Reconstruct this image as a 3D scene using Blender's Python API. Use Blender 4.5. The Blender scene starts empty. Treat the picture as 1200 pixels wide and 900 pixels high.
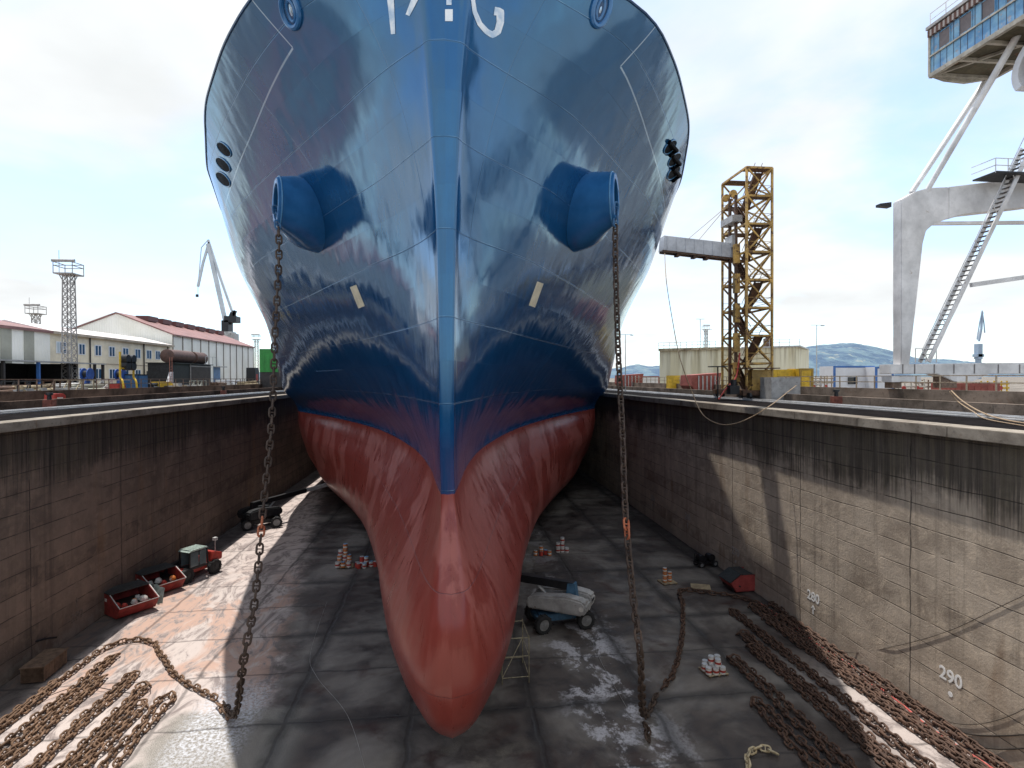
import bpy, math, random
from mathutils import Vector, Matrix
from mathutils.bvhtree import BVHTree
random.seed(7)
R = math.radians
scene = bpy.context.scene
col = scene.collection
# ---------------------------------------------------------------- camera
CAMZ = 16.85; QZ = 14.5            # eye height and quay level above the dock floor (z = 0)
F = 665.0; YAW = R(6.26); PITCH = R(-0.6); ROLL = R(0.22)
fwd = Vector((math.sin(YAW)*math.cos(PITCH), math.cos(YAW)*math.cos(PITCH), math.sin(PITCH)))
rgt0 = Vector((math.cos(YAW), -math.sin(YAW), 0)); up0 = rgt0.cross(fwd)
rgt = rgt0*math.cos(ROLL) - up0*math.sin(ROLL); up = rgt.cross(fwd)
CP = Vector((0, 0, CAMZ))
cd = bpy.data.cameras.new('camera'); cam = bpy.data.objects.new('camera', cd); col.objects.link(cam)
cam.matrix_world = Matrix(((rgt.x, up.x, -fwd.x, 0), (rgt.y, up.y, -fwd.y, 0), (rgt.z, up.z, -fwd.z, CAMZ), (0, 0, 0, 1)))
cd.lens = 36*F/1200; cd.sensor_width = 36; cd.clip_end = 20000; cd.clip_start = 0.1
scene.camera = cam
def ray(u, v): return fwd + rgt*((u-600)/F) + up*((450-v)/F)
def atY(u, v, Y): d = ray(u, v); return CP + d*(Y/d.y)
def atX(u, v, X): d = ray(u, v); return CP + d*(X/d.x)
def atZ(u, v, Z=0.0): d = ray(u, v); return CP + d*((Z-CAMZ)/d.z)
def px(p):
    q = Vector(p)-CP; k = q.dot(fwd); return (600+F*q.dot(rgt)/k, 450-F*q.dot(up)/k)

# ---------------------------------------------------------------- node helper
class NT:
    def __init__(s, name):
        s.m = bpy.data.materials.new(name); s.m.use_nodes = True; s.t = s.m.node_tree; s.t.nodes.clear()
        s.out = s.t.nodes.new('ShaderNodeOutputMaterial'); s.b = s.t.nodes.new('ShaderNodeBsdfPrincipled')
        s.t.links.new(s.b.outputs[0], s.out.inputs[0])
        s.geo = s.t.nodes.new('ShaderNodeNewGeometry'); s.tc = s.t.nodes.new('ShaderNodeTexCoord')
        s.P = s.geo.outputs['Position']; s.O = s.tc.outputs['Object']
    def n(s, ty): return s.t.nodes.new(ty)
    def put(s, inp, v):
        if hasattr(v, 'is_output') or isinstance(v, bpy.types.NodeSocket): s.t.links.new(v, inp)
        else:
            try: inp.default_value = v
            except Exception: inp.default_value = (v[0], v[1], v[2], 1)
    def math(s, op, a, b=0.0, c=0.0, clamp=False):
        n = s.n('ShaderNodeMath'); n.operation = op; n.use_clamp = clamp
        s.put(n.inputs[0], a); s.put(n.inputs[1], b); s.put(n.inputs[2], c); return n.outputs[0]
    def vmul(s, v, k, add=(0, 0, 0)):
        n = s.n('ShaderNodeVectorMath'); n.operation = 'MULTIPLY_ADD'
        s.put(n.inputs[0], v); n.inputs[1].default_value = k; n.inputs[2].default_value = add; return n.outputs[0]
    def sep(s, v):
        n = s.n('ShaderNodeSeparateXYZ'); s.put(n.inputs[0], v); return n.outputs
    def comb(s, x, y, z):
        n = s.n('ShaderNodeCombineXYZ'); s.put(n.inputs[0], x); s.put(n.inputs[1], y); s.put(n.inputs[2], z); return n.outputs[0]
    def noise(s, v, scale=1, det=4, rough=.55, dist=0):
        n = s.n('ShaderNodeTexNoise'); s.put(n.inputs['Vector'], v); n.inputs['Scale'].default_value = scale
        n.inputs['Detail'].default_value = det; n.inputs['Roughness'].default_value = rough; n.inputs['Distortion'].default_value = dist
        return n.outputs['Fac']
    def ramp(s, f, a, b, lo=0.0, hi=1.0, smooth=True):
        n = s.n('ShaderNodeMapRange'); n.interpolation_type = 'SMOOTHSTEP' if smooth else 'LINEAR'
        s.put(n.inputs[0], f); n.inputs[1].default_value = a; n.inputs[2].default_value = b
        n.inputs[3].default_value = lo; n.inputs[4].default_value = hi; return n.outputs[0]
    def mix(s, f, a, b, mode='MIX'):
        n = s.n('ShaderNodeMix'); n.data_type = 'RGBA'; n.blend_type = mode; n.clamp_factor = True
        s.put(n.inputs[0], f); s.put(n.inputs[6], a); s.put(n.inputs[7], b); return n.outputs[2]
    def bump(s, h, strength=.3, dist=.1, normal=None):
        n = s.n('ShaderNodeBump'); n.inputs['Strength'].default_value = strength; n.inputs['Distance'].default_value = dist
        s.put(n.inputs['Height'], h)
        if normal is not None: s.t.links.new(normal, n.inputs['Normal'])
        return n.outputs[0]
    def line(s, v, period, w, off=0.0, warp=None):      # 1 on thin lines every period
        x = s.math('ADD', v, off)
        if warp is not None: x = s.math('ADD', x, warp)
        x = s.math('DIVIDE', x, period); x = s.math('FRACT', x); x = s.math('SUBTRACT', x, .5); x = s.math('ABSOLUTE', x)
        return s.ramp(x, .5 - w/period, .5 - w/period*.2)
    def set(s, **k):
        for a, b in k.items(): s.put(s.b.inputs[a.replace('_', ' ')], b)
        return s.m
C3 = lambda c: (c[0], c[1], c[2], 1)
MATS = {}
def mat(name, c, rough=.7, metal=0.0, var=.35, scale=1.5, rust=0.0, rustc=(.12, .05, .025), bump=.15, stretch=1.0):
    """painted or bare surface with blotches, grime running down and rust patches"""
    if name in MATS: return MATS[name]
    s = NT(name)
    v = s.vmul(s.O, (1, 1, stretch))
    a = s.noise(v, scale, 5, .6); b = s.noise(v, scale*7, 4, .6)
    f = s.ramp(a, .3, .7)
    dk = tuple(x*(1-var) for x in c); lt = tuple(min(1, x*(1+var*.5)) for x in c)
    cc = s.mix(f, C3(dk), C3(lt)); cc = s.mix(s.ramp(b, .45, .75, 0, var*.8), cc, C3(tuple(x*.55 for x in c)))
    if rust > 0:
        r = s.noise(v, scale*2.3, 6, .7, .3); rf = s.ramp(r, .68-rust*.35, .74-rust*.3)
        cc = s.mix(rf, cc, C3(rustc))
    s.set(Base_Color=cc, Roughness=s.ramp(b, .3, .7, rough-.08, min(1, rough+.1)), Metallic=metal)
    if bump: s.set(Normal=s.bump(b, bump, .03))
    MATS[name] = s.m; return s.m

# ---------------------------------------------------------------- objects helper
def tag(o, label=None, cat=None, group=None, kind=None):
    if label: o['label'] = label
    if cat: o['category'] = cat
    if group: o['group'] = group
    if kind: o['kind'] = kind
    return o
def thing(name, label, cat, loc=(0, 0, 0), rz=0.0, group=None):
    o = bpy.data.objects.new(name, None); o.empty_display_size = .3; col.objects.link(o)
    o.location = loc; o.rotation_euler = (0, 0, rz); return tag(o, label, cat, group)
class MB:
    def __init__(s): s.v = []; s.f = []
    def add(s, vs, fs):
        k = len(s.v); s.v += [Vector(p) for p in vs]; s.f += [tuple(i+k for i in f) for f in fs]; return s
    def box(s, c, d, rz=0.0, rx=0.0, ry=0.0):
        c = Vector(c); M = Matrix.Rotation(rz, 3, 'Z') @ Matrix.Rotation(ry, 3, 'Y') @ Matrix.Rotation(rx, 3, 'X')
        vs = [c + M @ Vector((sx*d[0]/2, sy*d[1]/2, sz*d[2]/2)) for sz in (-1, 1) for sy in (-1, 1) for sx in (-1, 1)]
        return s.add(vs, [(0, 2, 3, 1), (4, 5, 7, 6), (0, 1, 5, 4), (2, 6, 7, 3), (0, 4, 6, 2), (1, 3, 7, 5)])
    def bb(s, x0, x1, y0, y1, z0, z1): return s.box(((x0+x1)/2, (y0+y1)/2, (z0+z1)/2), (abs(x1-x0), abs(y1-y0), abs(z1-z0)))
    def bar(s, p, q, w, h=None, upv=(0, 0, 1)):
        p = Vector(p); q = Vector(q); h = h or w; t = (q-p).normalized(); U = Vector(upv)
        if abs(t.dot(U)) > .98: U = Vector((0, 1, 0))
        a = t.cross(U).normalized(); b = a.cross(t)
        vs = [o + a*(sa*w/2) + b*(sb*h/2) for o in (p, q) for sa, sb in ((-1, -1), (1, -1), (1, 1), (-1, 1))]
        return s.add(vs, [(0, 1, 2, 3), (7, 6, 5, 4), (0, 4, 5, 1), (1, 5, 6, 2), (2, 6, 7, 3), (3, 7, 4, 0)])
    def tube(s, pts, r, n=8, cap=True):
        pts = [Vector(p) for p in pts]; rs = r if isinstance(r, (list, tuple)) else [r]*len(pts)
        vs = []; a = None
        for i, p in enumerate(pts):
            t = (pts[min(i+1, len(pts)-1)] - pts[max(i-1, 0)]).normalized()
            if a is None:
                U = Vector((0, 0, 1)) if abs(t.z) < .9 else Vector((1, 0, 0)); a = t.cross(U).normalized()
            else: a = (a - t*a.dot(t)).normalized()
            b = t.cross(a)
            vs += [p + (a*math.cos(2*math.pi*k/n) + b*math.sin(2*math.pi*k/n))*rs[i] for k in range(n)]
        fs = [(i*n+k, i*n+(k+1) % n, (i+1)*n+(k+1) % n, (i+1)*n+k) for i in range(len(pts)-1) for k in range(n)]
        if cap: fs += [tuple(range(n-1, -1, -1)), tuple((len(pts)-1)*n+k for k in range(n))]
        return s.add(vs, fs)
    def cyl(s, p, q, r, r2=None, n=14): return s.tube([p, q], [r, r if r2 is None else r2], n)
    def prism(s, poly, d):                    # poly: 3D points of one face, d: extrusion vector
        n = len(poly); d = Vector(d); vs = [Vector(p) for p in poly]; vs += [p+d for p in vs]
        return s.add(vs, [tuple(range(n)), tuple(range(2*n-1, n-1, -1))] + [(i, i+n, (i+1) % n+n, (i+1) % n) for i in range(n)])
    def quad(s, *p): return s.add(p, [tuple(range(len(p)))])
    def build(s, name, m, parent=None, world=False, smooth=False, bevel=0.0):
        me = bpy.data.meshes.new(name)
        off = Vector(parent.location) if (world and parent is not None) else Vector((0, 0, 0))
        me.from_pydata([tuple(v-off) for v in s.v], [], s.f); me.update()
        me.materials.append(m)
        import bmesh
        b = bmesh.new(); b.from_mesh(me); bmesh.ops.recalc_face_normals(b, faces=b.faces)
        if bevel: bmesh.ops.bevel(b, geom=[e for e in b.edges if len(e.link_faces) == 2 and e.calc_face_angle(0) > .5], offset=bevel, segments=2, affect='EDGES', clamp_overlap=True)
        b.to_mesh(me); b.free()
        if smooth: me.shade_smooth(); 
        if smooth or bevel: me.set_sharp_from_angle(angle=R(40))
        o = bpy.data.objects.new(name, me); col.objects.link(o)
        if parent is not None: o.parent = parent
        return o
def copy_tree(o, parent=None):
    c = o.copy(); col.objects.link(c)
    if parent: c.parent = parent
    for ch in list(o.children): copy_tree(ch, c)
    return c
def struct(name, mb, m, **k):
    o = mb.build(name, m, **k); o['kind'] = 'structure'; return o
def single(name, mb, m, label, cat, group=None, **k): return tag(mb.build(name, m, **k), label, cat, group)
def pchip(xs, ys):
    n = len(xs); h = [xs[i+1]-xs[i] for i in range(n-1)]; d = [(ys[i+1]-ys[i])/h[i] for i in range(n-1)]
    m = [0]*n; m[0] = d[0]; m[-1] = d[-1]
    for i in range(1, n-1):
        if d[i-1]*d[i] > 0:
            w1 = 2*h[i]+h[i-1]; w2 = h[i]+2*h[i-1]; m[i] = (w1+w2)/(w1/d[i-1]+w2/d[i])
    def f(x):
        if x <= xs[0]: return ys[0]
        if x >= xs[-1]: return ys[-1]
        i = 0
        while x > xs[i+1]: i += 1
        t = (x-xs[i])/h[i]
        return ((1+2*t)*(1-t)**2*ys[i] + t*(1-t)**2*h[i]*m[i] + t*t*(3-2*t)*ys[i+1] + t*t*(t-1)*h[i]*m[i+1])
    return f
def smooth_path(pts, step=.1):
    pts = [Vector(p) for p in pts]; out = []
    for i in range(len(pts)-1):
        p0 = pts[max(i-1, 0)]; p1 = pts[i]; p2 = pts[i+1]; p3 = pts[min(i+2, len(pts)-1)]
        n = max(2, int((p2-p1).length/step))
        for k in range(n):
            t = k/n
            out.append(.5*((2*p1) + (p2-p0)*t + (2*p0-5*p1+4*p2-p3)*t*t + (3*p1-p0-3*p2+p3)*t**3))
    out.append(pts[-1]); return out
# ================================================================= sky, sun
SUNV = Vector((-.135, .28, 1)).normalized()       # towards the sun
sun_el = math.asin(SUNV.z); sun_az = math.atan2(SUNV.x, SUNV.y)
w = bpy.data.worlds.new("World"); scene.world = w; w.use_nodes = True
wt = w.node_tree; wt.nodes.clear()
wo = wt.nodes.new('ShaderNodeOutputWorld'); bg = wt.nodes.new('ShaderNodeBackground'); wt.links.new(bg.outputs[0], wo.inputs[0])
sky = wt.nodes.new('ShaderNodeTexSky'); sky.sky_type = 'NISHITA'; sky.sun_disc = False
sky.sun_elevation = sun_el; sky.sun_rotation = sun_az; sky.air_density = 1.0; sky.dust_density = .4; sky.ozone_density = 1.5
bg.inputs[1].default_value = 0.12
tcw = wt.nodes.new('ShaderNodeTexCoord')
sepw = wt.nodes.new('ShaderNodeSeparateXYZ'); wt.links.new(tcw.outputs['Generated'], sepw.inputs[0])
def wm(op, a, b=0.0, clamp=False):
    n = wt.nodes.new('ShaderNodeMath'); n.operation = op; n.use_clamp = clamp
    for i, x in enumerate((a, b)):
        if isinstance(x, bpy.types.NodeSocket): wt.links.new(x, n.inputs[i])
        else: n.inputs[i].default_value = x
    return n.outputs[0]
# cloud layer projected on a high flat sheet
den = wm('ADD', wm('MAXIMUM', sepw.outputs[2], 0.0), 0.16)
cx = wm('DIVIDE', sepw.outputs[0], den); cy = wm('DIVIDE', sepw.outputs[1], den)
cmb = wt.nodes.new('ShaderNodeCombineXYZ'); wt.links.new(cx, cmb.inputs[0]); wt.links.new(cy, cmb.inputs[1]); cmb.inputs[2].default_value = 3.7
nz = wt.nodes.new('ShaderNodeTexNoise'); wt.links.new(cmb.outputs[0], nz.inputs[0]); nz.inputs['Scale'].default_value = .95
nz.inputs['Detail'].default_value = 7; nz.inputs['Roughness'].default_value = .5; nz.inputs['Distortion'].default_value = .35
mr = wt.nodes.new('ShaderNodeMapRange'); mr.interpolation_type = 'SMOOTHSTEP'; wt.links.new(nz.outputs[0], mr.inputs[0])
mr.inputs[1].default_value = .40; mr.inputs[2].default_value = .60; mr.inputs[3].default_value = .38; mr.inputs[4].default_value = 1.0
nz2 = wt.nodes.new('ShaderNodeTexNoise'); wt.links.new(cmb.outputs[0], nz2.inputs[0]); nz2.inputs['Scale'].default_value = 1.9; nz2.inputs['Detail'].default_value = 6
mr2 = wt.nodes.new('ShaderNodeMapRange'); wt.links.new(nz2.outputs[0], mr2.inputs[0])
mr2.inputs[1].default_value = .3; mr2.inputs[2].default_value = .7; mr2.inputs[3].default_value = 7.7; mr2.inputs[4].default_value = 9.3
vc = wt.nodes.new('ShaderNodeCombineColor')
for i, k in enumerate((.96, .99, 1.0)): wt.links.new(wm('MULTIPLY', mr2.outputs[0], k), vc.inputs[i])
sk = wt.nodes.new('ShaderNodeMix'); sk.data_type = 'RGBA'; sk.blend_type = 'MULTIPLY'; sk.inputs[0].default_value = 1
wt.links.new(sky.outputs[0], sk.inputs[6]); sk.inputs[7].default_value = (2.15, 2.5, 2.8, 1)
mx = wt.nodes.new('ShaderNodeMix'); mx.data_type = 'RGBA'; wt.links.new(mr.outputs[0], mx.inputs[0])
wt.links.new(sk.outputs[2], mx.inputs[6]); wt.links.new(vc.outputs[0], mx.inputs[7]); wt.links.new(mx.outputs[2], bg.inputs[0])
sl = bpy.data.lights.new('sun', 'SUN'); sl.energy = 5.0; sl.angle = R(.53); sl.color = (1, .95, .88)
so = bpy.data.objects.new('sun', sl); col.objects.link(so)
so.rotation_euler = SUNV.to_track_quat('Z', 'Y').to_euler(); so.location = (-20, 40, 120)
scene.view_settings.view_transform = 'Standard'; scene.view_settings.look = 'None'
scene.view_settings.exposure = 0; scene.view_settings.gamma = 1
scene.render.engine = 'CYCLES'

# ================================================================= dock floor, walls, quay
XR = 23.7; XL = -24.6; YE = .6; YF = 330
def floor_mat():
    s = NT('dock_floor_concrete'); P = s.P; x, y, z = s.sep(P)
    big = s.noise(P, .16, 5, .6, .4); med = s.noise(P, .7, 6, .65, .6); fine = s.noise(P, 6, 6, .7); grit = s.noise(P, 28, 3, .7)
    swirl = s.noise(s.vmul(P, (1, .45, 1)), .55, 7, .72, 2.6)
    wj = s.math('MULTIPLY', s.math('SUBTRACT', s.noise(P, .5, 3), .5), .5)
    # damp dark slabs
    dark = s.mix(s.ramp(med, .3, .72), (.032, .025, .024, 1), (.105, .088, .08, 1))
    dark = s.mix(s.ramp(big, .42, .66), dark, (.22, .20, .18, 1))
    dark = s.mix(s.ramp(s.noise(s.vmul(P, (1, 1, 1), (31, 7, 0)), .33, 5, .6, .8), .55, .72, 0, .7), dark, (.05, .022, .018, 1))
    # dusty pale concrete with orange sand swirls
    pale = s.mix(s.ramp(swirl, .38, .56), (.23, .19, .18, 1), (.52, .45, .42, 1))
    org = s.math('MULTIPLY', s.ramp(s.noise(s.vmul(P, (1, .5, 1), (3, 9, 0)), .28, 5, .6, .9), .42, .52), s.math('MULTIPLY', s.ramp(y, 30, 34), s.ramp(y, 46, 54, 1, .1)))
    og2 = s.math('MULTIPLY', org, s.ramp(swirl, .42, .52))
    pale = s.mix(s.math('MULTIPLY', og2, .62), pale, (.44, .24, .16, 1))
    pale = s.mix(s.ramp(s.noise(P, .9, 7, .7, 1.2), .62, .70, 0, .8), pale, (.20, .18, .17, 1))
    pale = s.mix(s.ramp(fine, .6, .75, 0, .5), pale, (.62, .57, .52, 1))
    edge = s.math('ADD', s.math('ADD', x, s.math('MULTIPLY', s.math('SUBTRACT', y, 25), .17)), s.math('MULTIPLY', s.math('SUBTRACT', med, .5), 4))  # edge of the pale dust shaped to the sunlit area, light put into colour
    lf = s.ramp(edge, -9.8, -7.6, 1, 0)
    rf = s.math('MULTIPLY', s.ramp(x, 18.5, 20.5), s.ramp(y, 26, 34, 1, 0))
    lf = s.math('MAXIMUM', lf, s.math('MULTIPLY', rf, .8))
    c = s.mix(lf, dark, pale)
    c = s.mix(s.ramp(s.math('ADD', y, s.math('MULTIPLY', med, 2)), 17, 21, 1, 0), c, (.42, .38, .33, 1))  # out-of-view floor band made pale to brighten the hull's reflections
    # grey grit covered slabs in the left foreground
    gfm = s.math('MULTIPLY', s.math('MULTIPLY', s.ramp(s.math('ADD', x, s.math('MULTIPLY', med, 3)), -13.2, -11.8), s.ramp(x, -6.5, -8, 0, 1)), s.ramp(s.math('ADD', y, med), 30.2, 30.9, 1, 0))
    c = s.mix(s.math('MULTIPLY', gfm, .85), c, s.mix(s.ramp(grit, .42, .58), (.10, .095, .085, 1), (.36, .34, .30, 1)))
    # pale gritty coarse patch in front of the bulb
    gp = s.math('MULTIPLY', s.ramp(y, 24, 27.5, 1, 0), s.ramp(s.noise(P, .4, 4, .6, .5), .45, .6))
    gx = s.math('MULTIPLY', s.ramp(s.math('ABSOLUTE', s.math('ADD', x, -.5)), 2.5, 5.5, 1, 0), gp)
    c = s.mix(s.math('MULTIPLY', gx, s.ramp(grit, .35, .6)), c, (.24, .22, .18, 1))
    # white blast grit spilled along joints on the right
    sp = s.noise(s.vmul(P, (1, .8, 1), (5.3, 2.2, 0)), .42, 8, .72, .25)
    d1 = s.math('ABSOLUTE', s.math('SUBTRACT', x, 8.3)); near = s.math('MULTIPLY', s.ramp(d1, 1.2, 3.4, 1, 0), s.ramp(y, 30, 50, 1, .25))
    wsp = s.math('MULTIPLY', s.ramp(sp, .50, .57), near)
    c = s.mix(s.math('MULTIPLY', wsp, s.ramp(fine, .35, .55, .35, .95)), c, (.55, .54, .57, 1))
    d2 = s.math('ABSOLUTE', s.math('SUBTRACT', x, -11.3)); n2 = s.math('MULTIPLY', s.ramp(d2, 1.0, 2.2, 1, 0), s.ramp(s.math('ABSOLUTE', s.math('SUBTRACT', y, 29)), 1.5, 5, 1, 0))
    c = s.mix(s.math('MULTIPLY', n2, s.ramp(fine, .42, .6)), c, (.55, .56, .6, 1))
    # slab joints, some wide and wet
    jx = s.line(x, 6.1, .16, 2.0, wj); jy = s.line(y, 4.9, .13, .8, wj); jj = s.math('MAXIMUM', jx, jy)
    wide = s.math('MAXIMUM', s.line(x, 6.1, .75, 2.0, wj), s.line(y, 9.8, .7, .8, wj))
    c = s.mix(s.math('MULTIPLY', wide, s.math('MULTIPLY', s.math('SUBTRACT', 1, lf), .6)), c, (.018, .016, .017, 1))
    c = s.mix(s.math('MULTIPLY', jj, .55), c, (.03, .027, .027, 1))
    # damp gutter at the walls, widened on the left to paint in wall shadow
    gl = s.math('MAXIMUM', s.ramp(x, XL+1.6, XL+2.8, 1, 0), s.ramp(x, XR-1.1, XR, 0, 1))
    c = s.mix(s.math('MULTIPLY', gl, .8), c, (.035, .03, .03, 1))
    rough = s.ramp(s.math('ADD', med, s.math('MULTIPLY', lf, .4)), .3, .75, .42, .92)
    h = s.math('ADD', s.math('MULTIPLY', fine, .6), s.math('MULTIPLY', grit, .4)); h = s.math('SUBTRACT', h, s.math('MULTIPLY', jj, .8))
    return s.set(Base_Color=c, Roughness=rough, Normal=s.bump(h, .45, .06))
def wall_mat(name, base=(.17, .135, .11), dk=(.075, .06, .052)):
    s = NT(name); P = s.P; x, y, z = s.sep(P)
    a = s.noise(P, .22, 6, .62, .4); b = s.noise(P, 1.3, 6, .7, .4); f = s.noise(P, 9, 5, .7)
    st = s.noise(s.vmul(P, (1, 1.6, .05)), 1.0, 6, .7); st2 = s.noise(s.vmul(P, (1, 4.5, .12)), 1.0, 5, .7)
    c = s.mix(s.ramp(a, .32, .68), C3(dk), C3(base)); c = s.mix(s.ramp(s.noise(s.vmul(P, (1, .5, 1.6), (9, 4, 2)), .45, 7, .72, .6), .50, .62, 0, .55), c, C3(tuple(v*.8 for v in dk)))
    c = s.mix(s.ramp(b, .45, .75, 0, .6), c, (base[0]*1.45, base[1]*1.42, base[2]*1.35, 1))
    c = s.mix(s.ramp(st, .5, .68, 0, .55), c, C3(tuple(v*.5 for v in dk)))
    c = s.mix(s.ramp(s.noise(s.vmul(P, (1, .5, .12), (0, 3, 0)), .8, 5, .6), .57, .72, 0, .7), c, (.20, .115, .06, 1))
    # board lifts
    wz = s.math('MULTIPLY', s.math('SUBTRACT', s.noise(s.vmul(P, (1, .25, 1)), .8, 4), .5), .22)
    l1 = s.line(z, 1.15, .035, 0, wz); br = s.ramp(s.noise(s.vmul(P, (1, .6, .2)), 1.0, 4), .34, .5)
    l1 = s.math('MULTIPLY', l1, br); l2 = s.math('MULTIPLY', s.line(y, 9.3, .07, 1.0, wz), s.ramp(b, .35, .55, .2, .9))
    ln = s.math('MAXIMUM', l1, l2)
    fl = s.math('FLOOR', s.math('DIVIDE', z, 1.15)); wn = s.n('ShaderNodeTexWhiteNoise'); wn.noise_dimensions = '1D'; s.t.links.new(fl, wn.inputs['W'])
    c = s.mix(s.math('MULTIPLY', wn.outputs[0], .3), c, C3(tuple(v*1.35 for v in base)))
    st3 = s.noise(s.vmul(P, (1, 11, .35)), 1.0, 4, .7)
    # tar black weeping band under the coping with ragged drips
    lim = s.math('ADD', 10.9, s.math('MULTIPLY', s.math('SUBTRACT', st2, .5), 3.2)); lim = s.math('ADD', lim, s.math('MULTIPLY', s.math('SUBTRACT', a, .5), 5.0))
    lim = s.math('ADD', lim, s.math('MULTIPLY', s.math('SUBTRACT', st3, .5), 2.2)); bd = s.ramp(s.math('SUBTRACT', z, lim), -1.0, 1.0)
    band = s.mix(s.ramp(s.math('ADD', st2, s.math('MULTIPLY', s.math('SUBTRACT', st3, .5), .6)), .38, .66), (.016, .013, .012, 1), (.085, .07, .055, 1))
    band = s.mix(s.math('MULTIPLY', s.ramp(st, .42, .55, 1, 0), .5), band, (.10, .085, .05, 1))
    c = s.mix(s.math('MULTIPLY', bd, .86), c, band)
    c = s.mix(s.math('MULTIPLY', ln, .85), c, (.02, .017, .015, 1))
    low = s.math('MULTIPLY', s.ramp(z, .0, 1.6, 1, 0), .5); c = s.mix(s.math('MULTIPLY', low, s.ramp(b, .4, .6)), c, (.24, .22, .2, 1))
    h = s.math('ADD', s.math('MULTIPLY', b, .8), s.math('MULTIPLY', f, .4)); h = s.math('SUBTRACT', h, ln)
    return s.set(Base_Color=c, Roughness=.86, Normal=s.bump(h, .55, .09))
def quay_mat(name, c0=(.10, .085, .072), c1=(.30, .27, .235)):
    s = NT(name); P = s.P
    a = s.noise(P, .3, 6, .65, .5); b = s.noise(P, 3.5, 6, .7); c = s.mix(s.ramp(a, .35, .65), C3(c0), C3(c1))
    c = s.mix(s.ramp(b, .52, .72, 0, .6), c, C3(tuple(v*.5 for v in c0)))
    c = s.mix(s.ramp(s.noise(P, .9, 5, .6, .3), .6, .7, 0, .5), c, (.17, .10, .07, 1))
    return s.set(Base_Color=c, Roughness=.95, Specular_IOR_Level=.1, Normal=s.bump(b, .35, .04))
M_floor = floor_mat(); M_wall = wall_mat('dock_wall_concrete_sunny', (.50, .42, .335), (.27, .215, .165)); M_wallL = wall_mat('dock_wall_concrete_shaded', (.21, .155, .122), (.09, .068, .055))  # one concrete in two tones: sun put into the right, shade into the left
M_quay = quay_mat('quay_concrete'); M_cope = quay_mat('coping_concrete', (.17, .145, .12), (.36, .32, .27))
M_par = quay_mat('parapet_concrete', (.10, .08, .065), (.25, .20, .165)); M_parL = quay_mat('brown_parapet_concrete', (.05, .035, .028), (.16, .11, .085))
M_track = mat('dark_crane_track', (.012, .010, .010), .95, 0, .5, 1.2)
M_track.node_tree.nodes['Principled BSDF'].inputs['Specular IOR Level'].default_value = .02
M_rail = mat('polished_rail_steel', (.80, .80, .80), .35, .6, .15, 1.0)
fl = MB()
for i in range(12):
    for j in range(60):
        x0 = XL + (XR-XL)*i/12; x1 = XL+(XR-XL)*(i+1)/12; y0 = YE+(YF-YE)*j/60; y1 = YE+(YF-YE)*(j+1)/60
        fl.quad((x0, y0, 0), (x1, y0, 0), (x1, y1, 0), (x0, y1, 0))
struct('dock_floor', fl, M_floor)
G = 9000
g = MB()
XRo = 24.6; XLo = -25.5
for (a, b, c, d) in ((-G, XLo, YE, YF), (XRo, G, YE, YF), (-G, G, YF, G), ):
    g.quad((a, c, QZ), (b, c, QZ), (b, d, QZ), (a, d, QZ))
g.quad((-G, YE-.8, QZ), (XLo, YE-.8, QZ), (XLo, YE, QZ), (-G, YE, QZ)); g.quad((XRo, YE-.8, QZ), (G, YE-.8, QZ), (G, YE, QZ), (XRo, YE, QZ))
struct('quay_ground', g, M_quay)
g = MB(); g.quad((-G, -G, QZ), (G, -G, QZ), (G, YE-.8, QZ), (-G, YE-.8, QZ)); struct('quay_apron', g, quay_mat('pale_apron_concrete', (.36, .34, .31), (.55, .52, .48)))
def dockwall(name, X, sgn, m, label):
    t = thing(name, label, 'dock wall', (X, 0, 0))
    b = MB(); n = 66
    for j in range(n):
        y0 = YE+(YF-YE)*j/n; y1 = YE+(YF-YE)*(j+1)/n
        b.quad((X, y0, 0), (X, y1, 0), (X, y1, QZ-.5), (X, y0, QZ-.5))
    b.quad((X, YE, QZ-.5), (X, YF, QZ-.5), (X+sgn*.9, YF, QZ-.5), (X+sgn*.9, YE, QZ-.5))
    b.build('wall_face', m, t, world=True)
    return t
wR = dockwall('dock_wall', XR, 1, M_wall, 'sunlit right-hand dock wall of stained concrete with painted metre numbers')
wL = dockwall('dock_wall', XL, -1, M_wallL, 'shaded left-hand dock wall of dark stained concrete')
OV = .56
for (t, X, sgn) in ((wR, XR, 1), (wL, XL, -1)):
    b = MB(); y = YE
    while y < YF:
        L = min(5.9, YF-y); b.bb(X-sgn*OV, X+sgn*.9, y, y+L-.02, QZ-.5+random.uniform(-.01, .01), QZ+.012); y += L
    b.build('coping', M_cope, t, world=True, bevel=.03)
M_head = quay_mat('pale_head_wall_concrete', (.34, .31, .27), (.52, .48, .42))
# head wall under the camera and far end wall
b = MB(); b.quad((XL, YE, 0), (XR, YE, 0), (XR, YE, QZ-.5), (XL, YE, QZ-.5)); b.quad((XL, YF, 0), (XR, YF, 0), (XR, YF, QZ), (XL, YF, QZ))
b.bb(XL, XR, YE-.8, YE+.1, QZ-.5, QZ+.012)
single('end_wall', b, M_head, 'concrete end wall closing the dry dock', 'dock wall')
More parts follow.
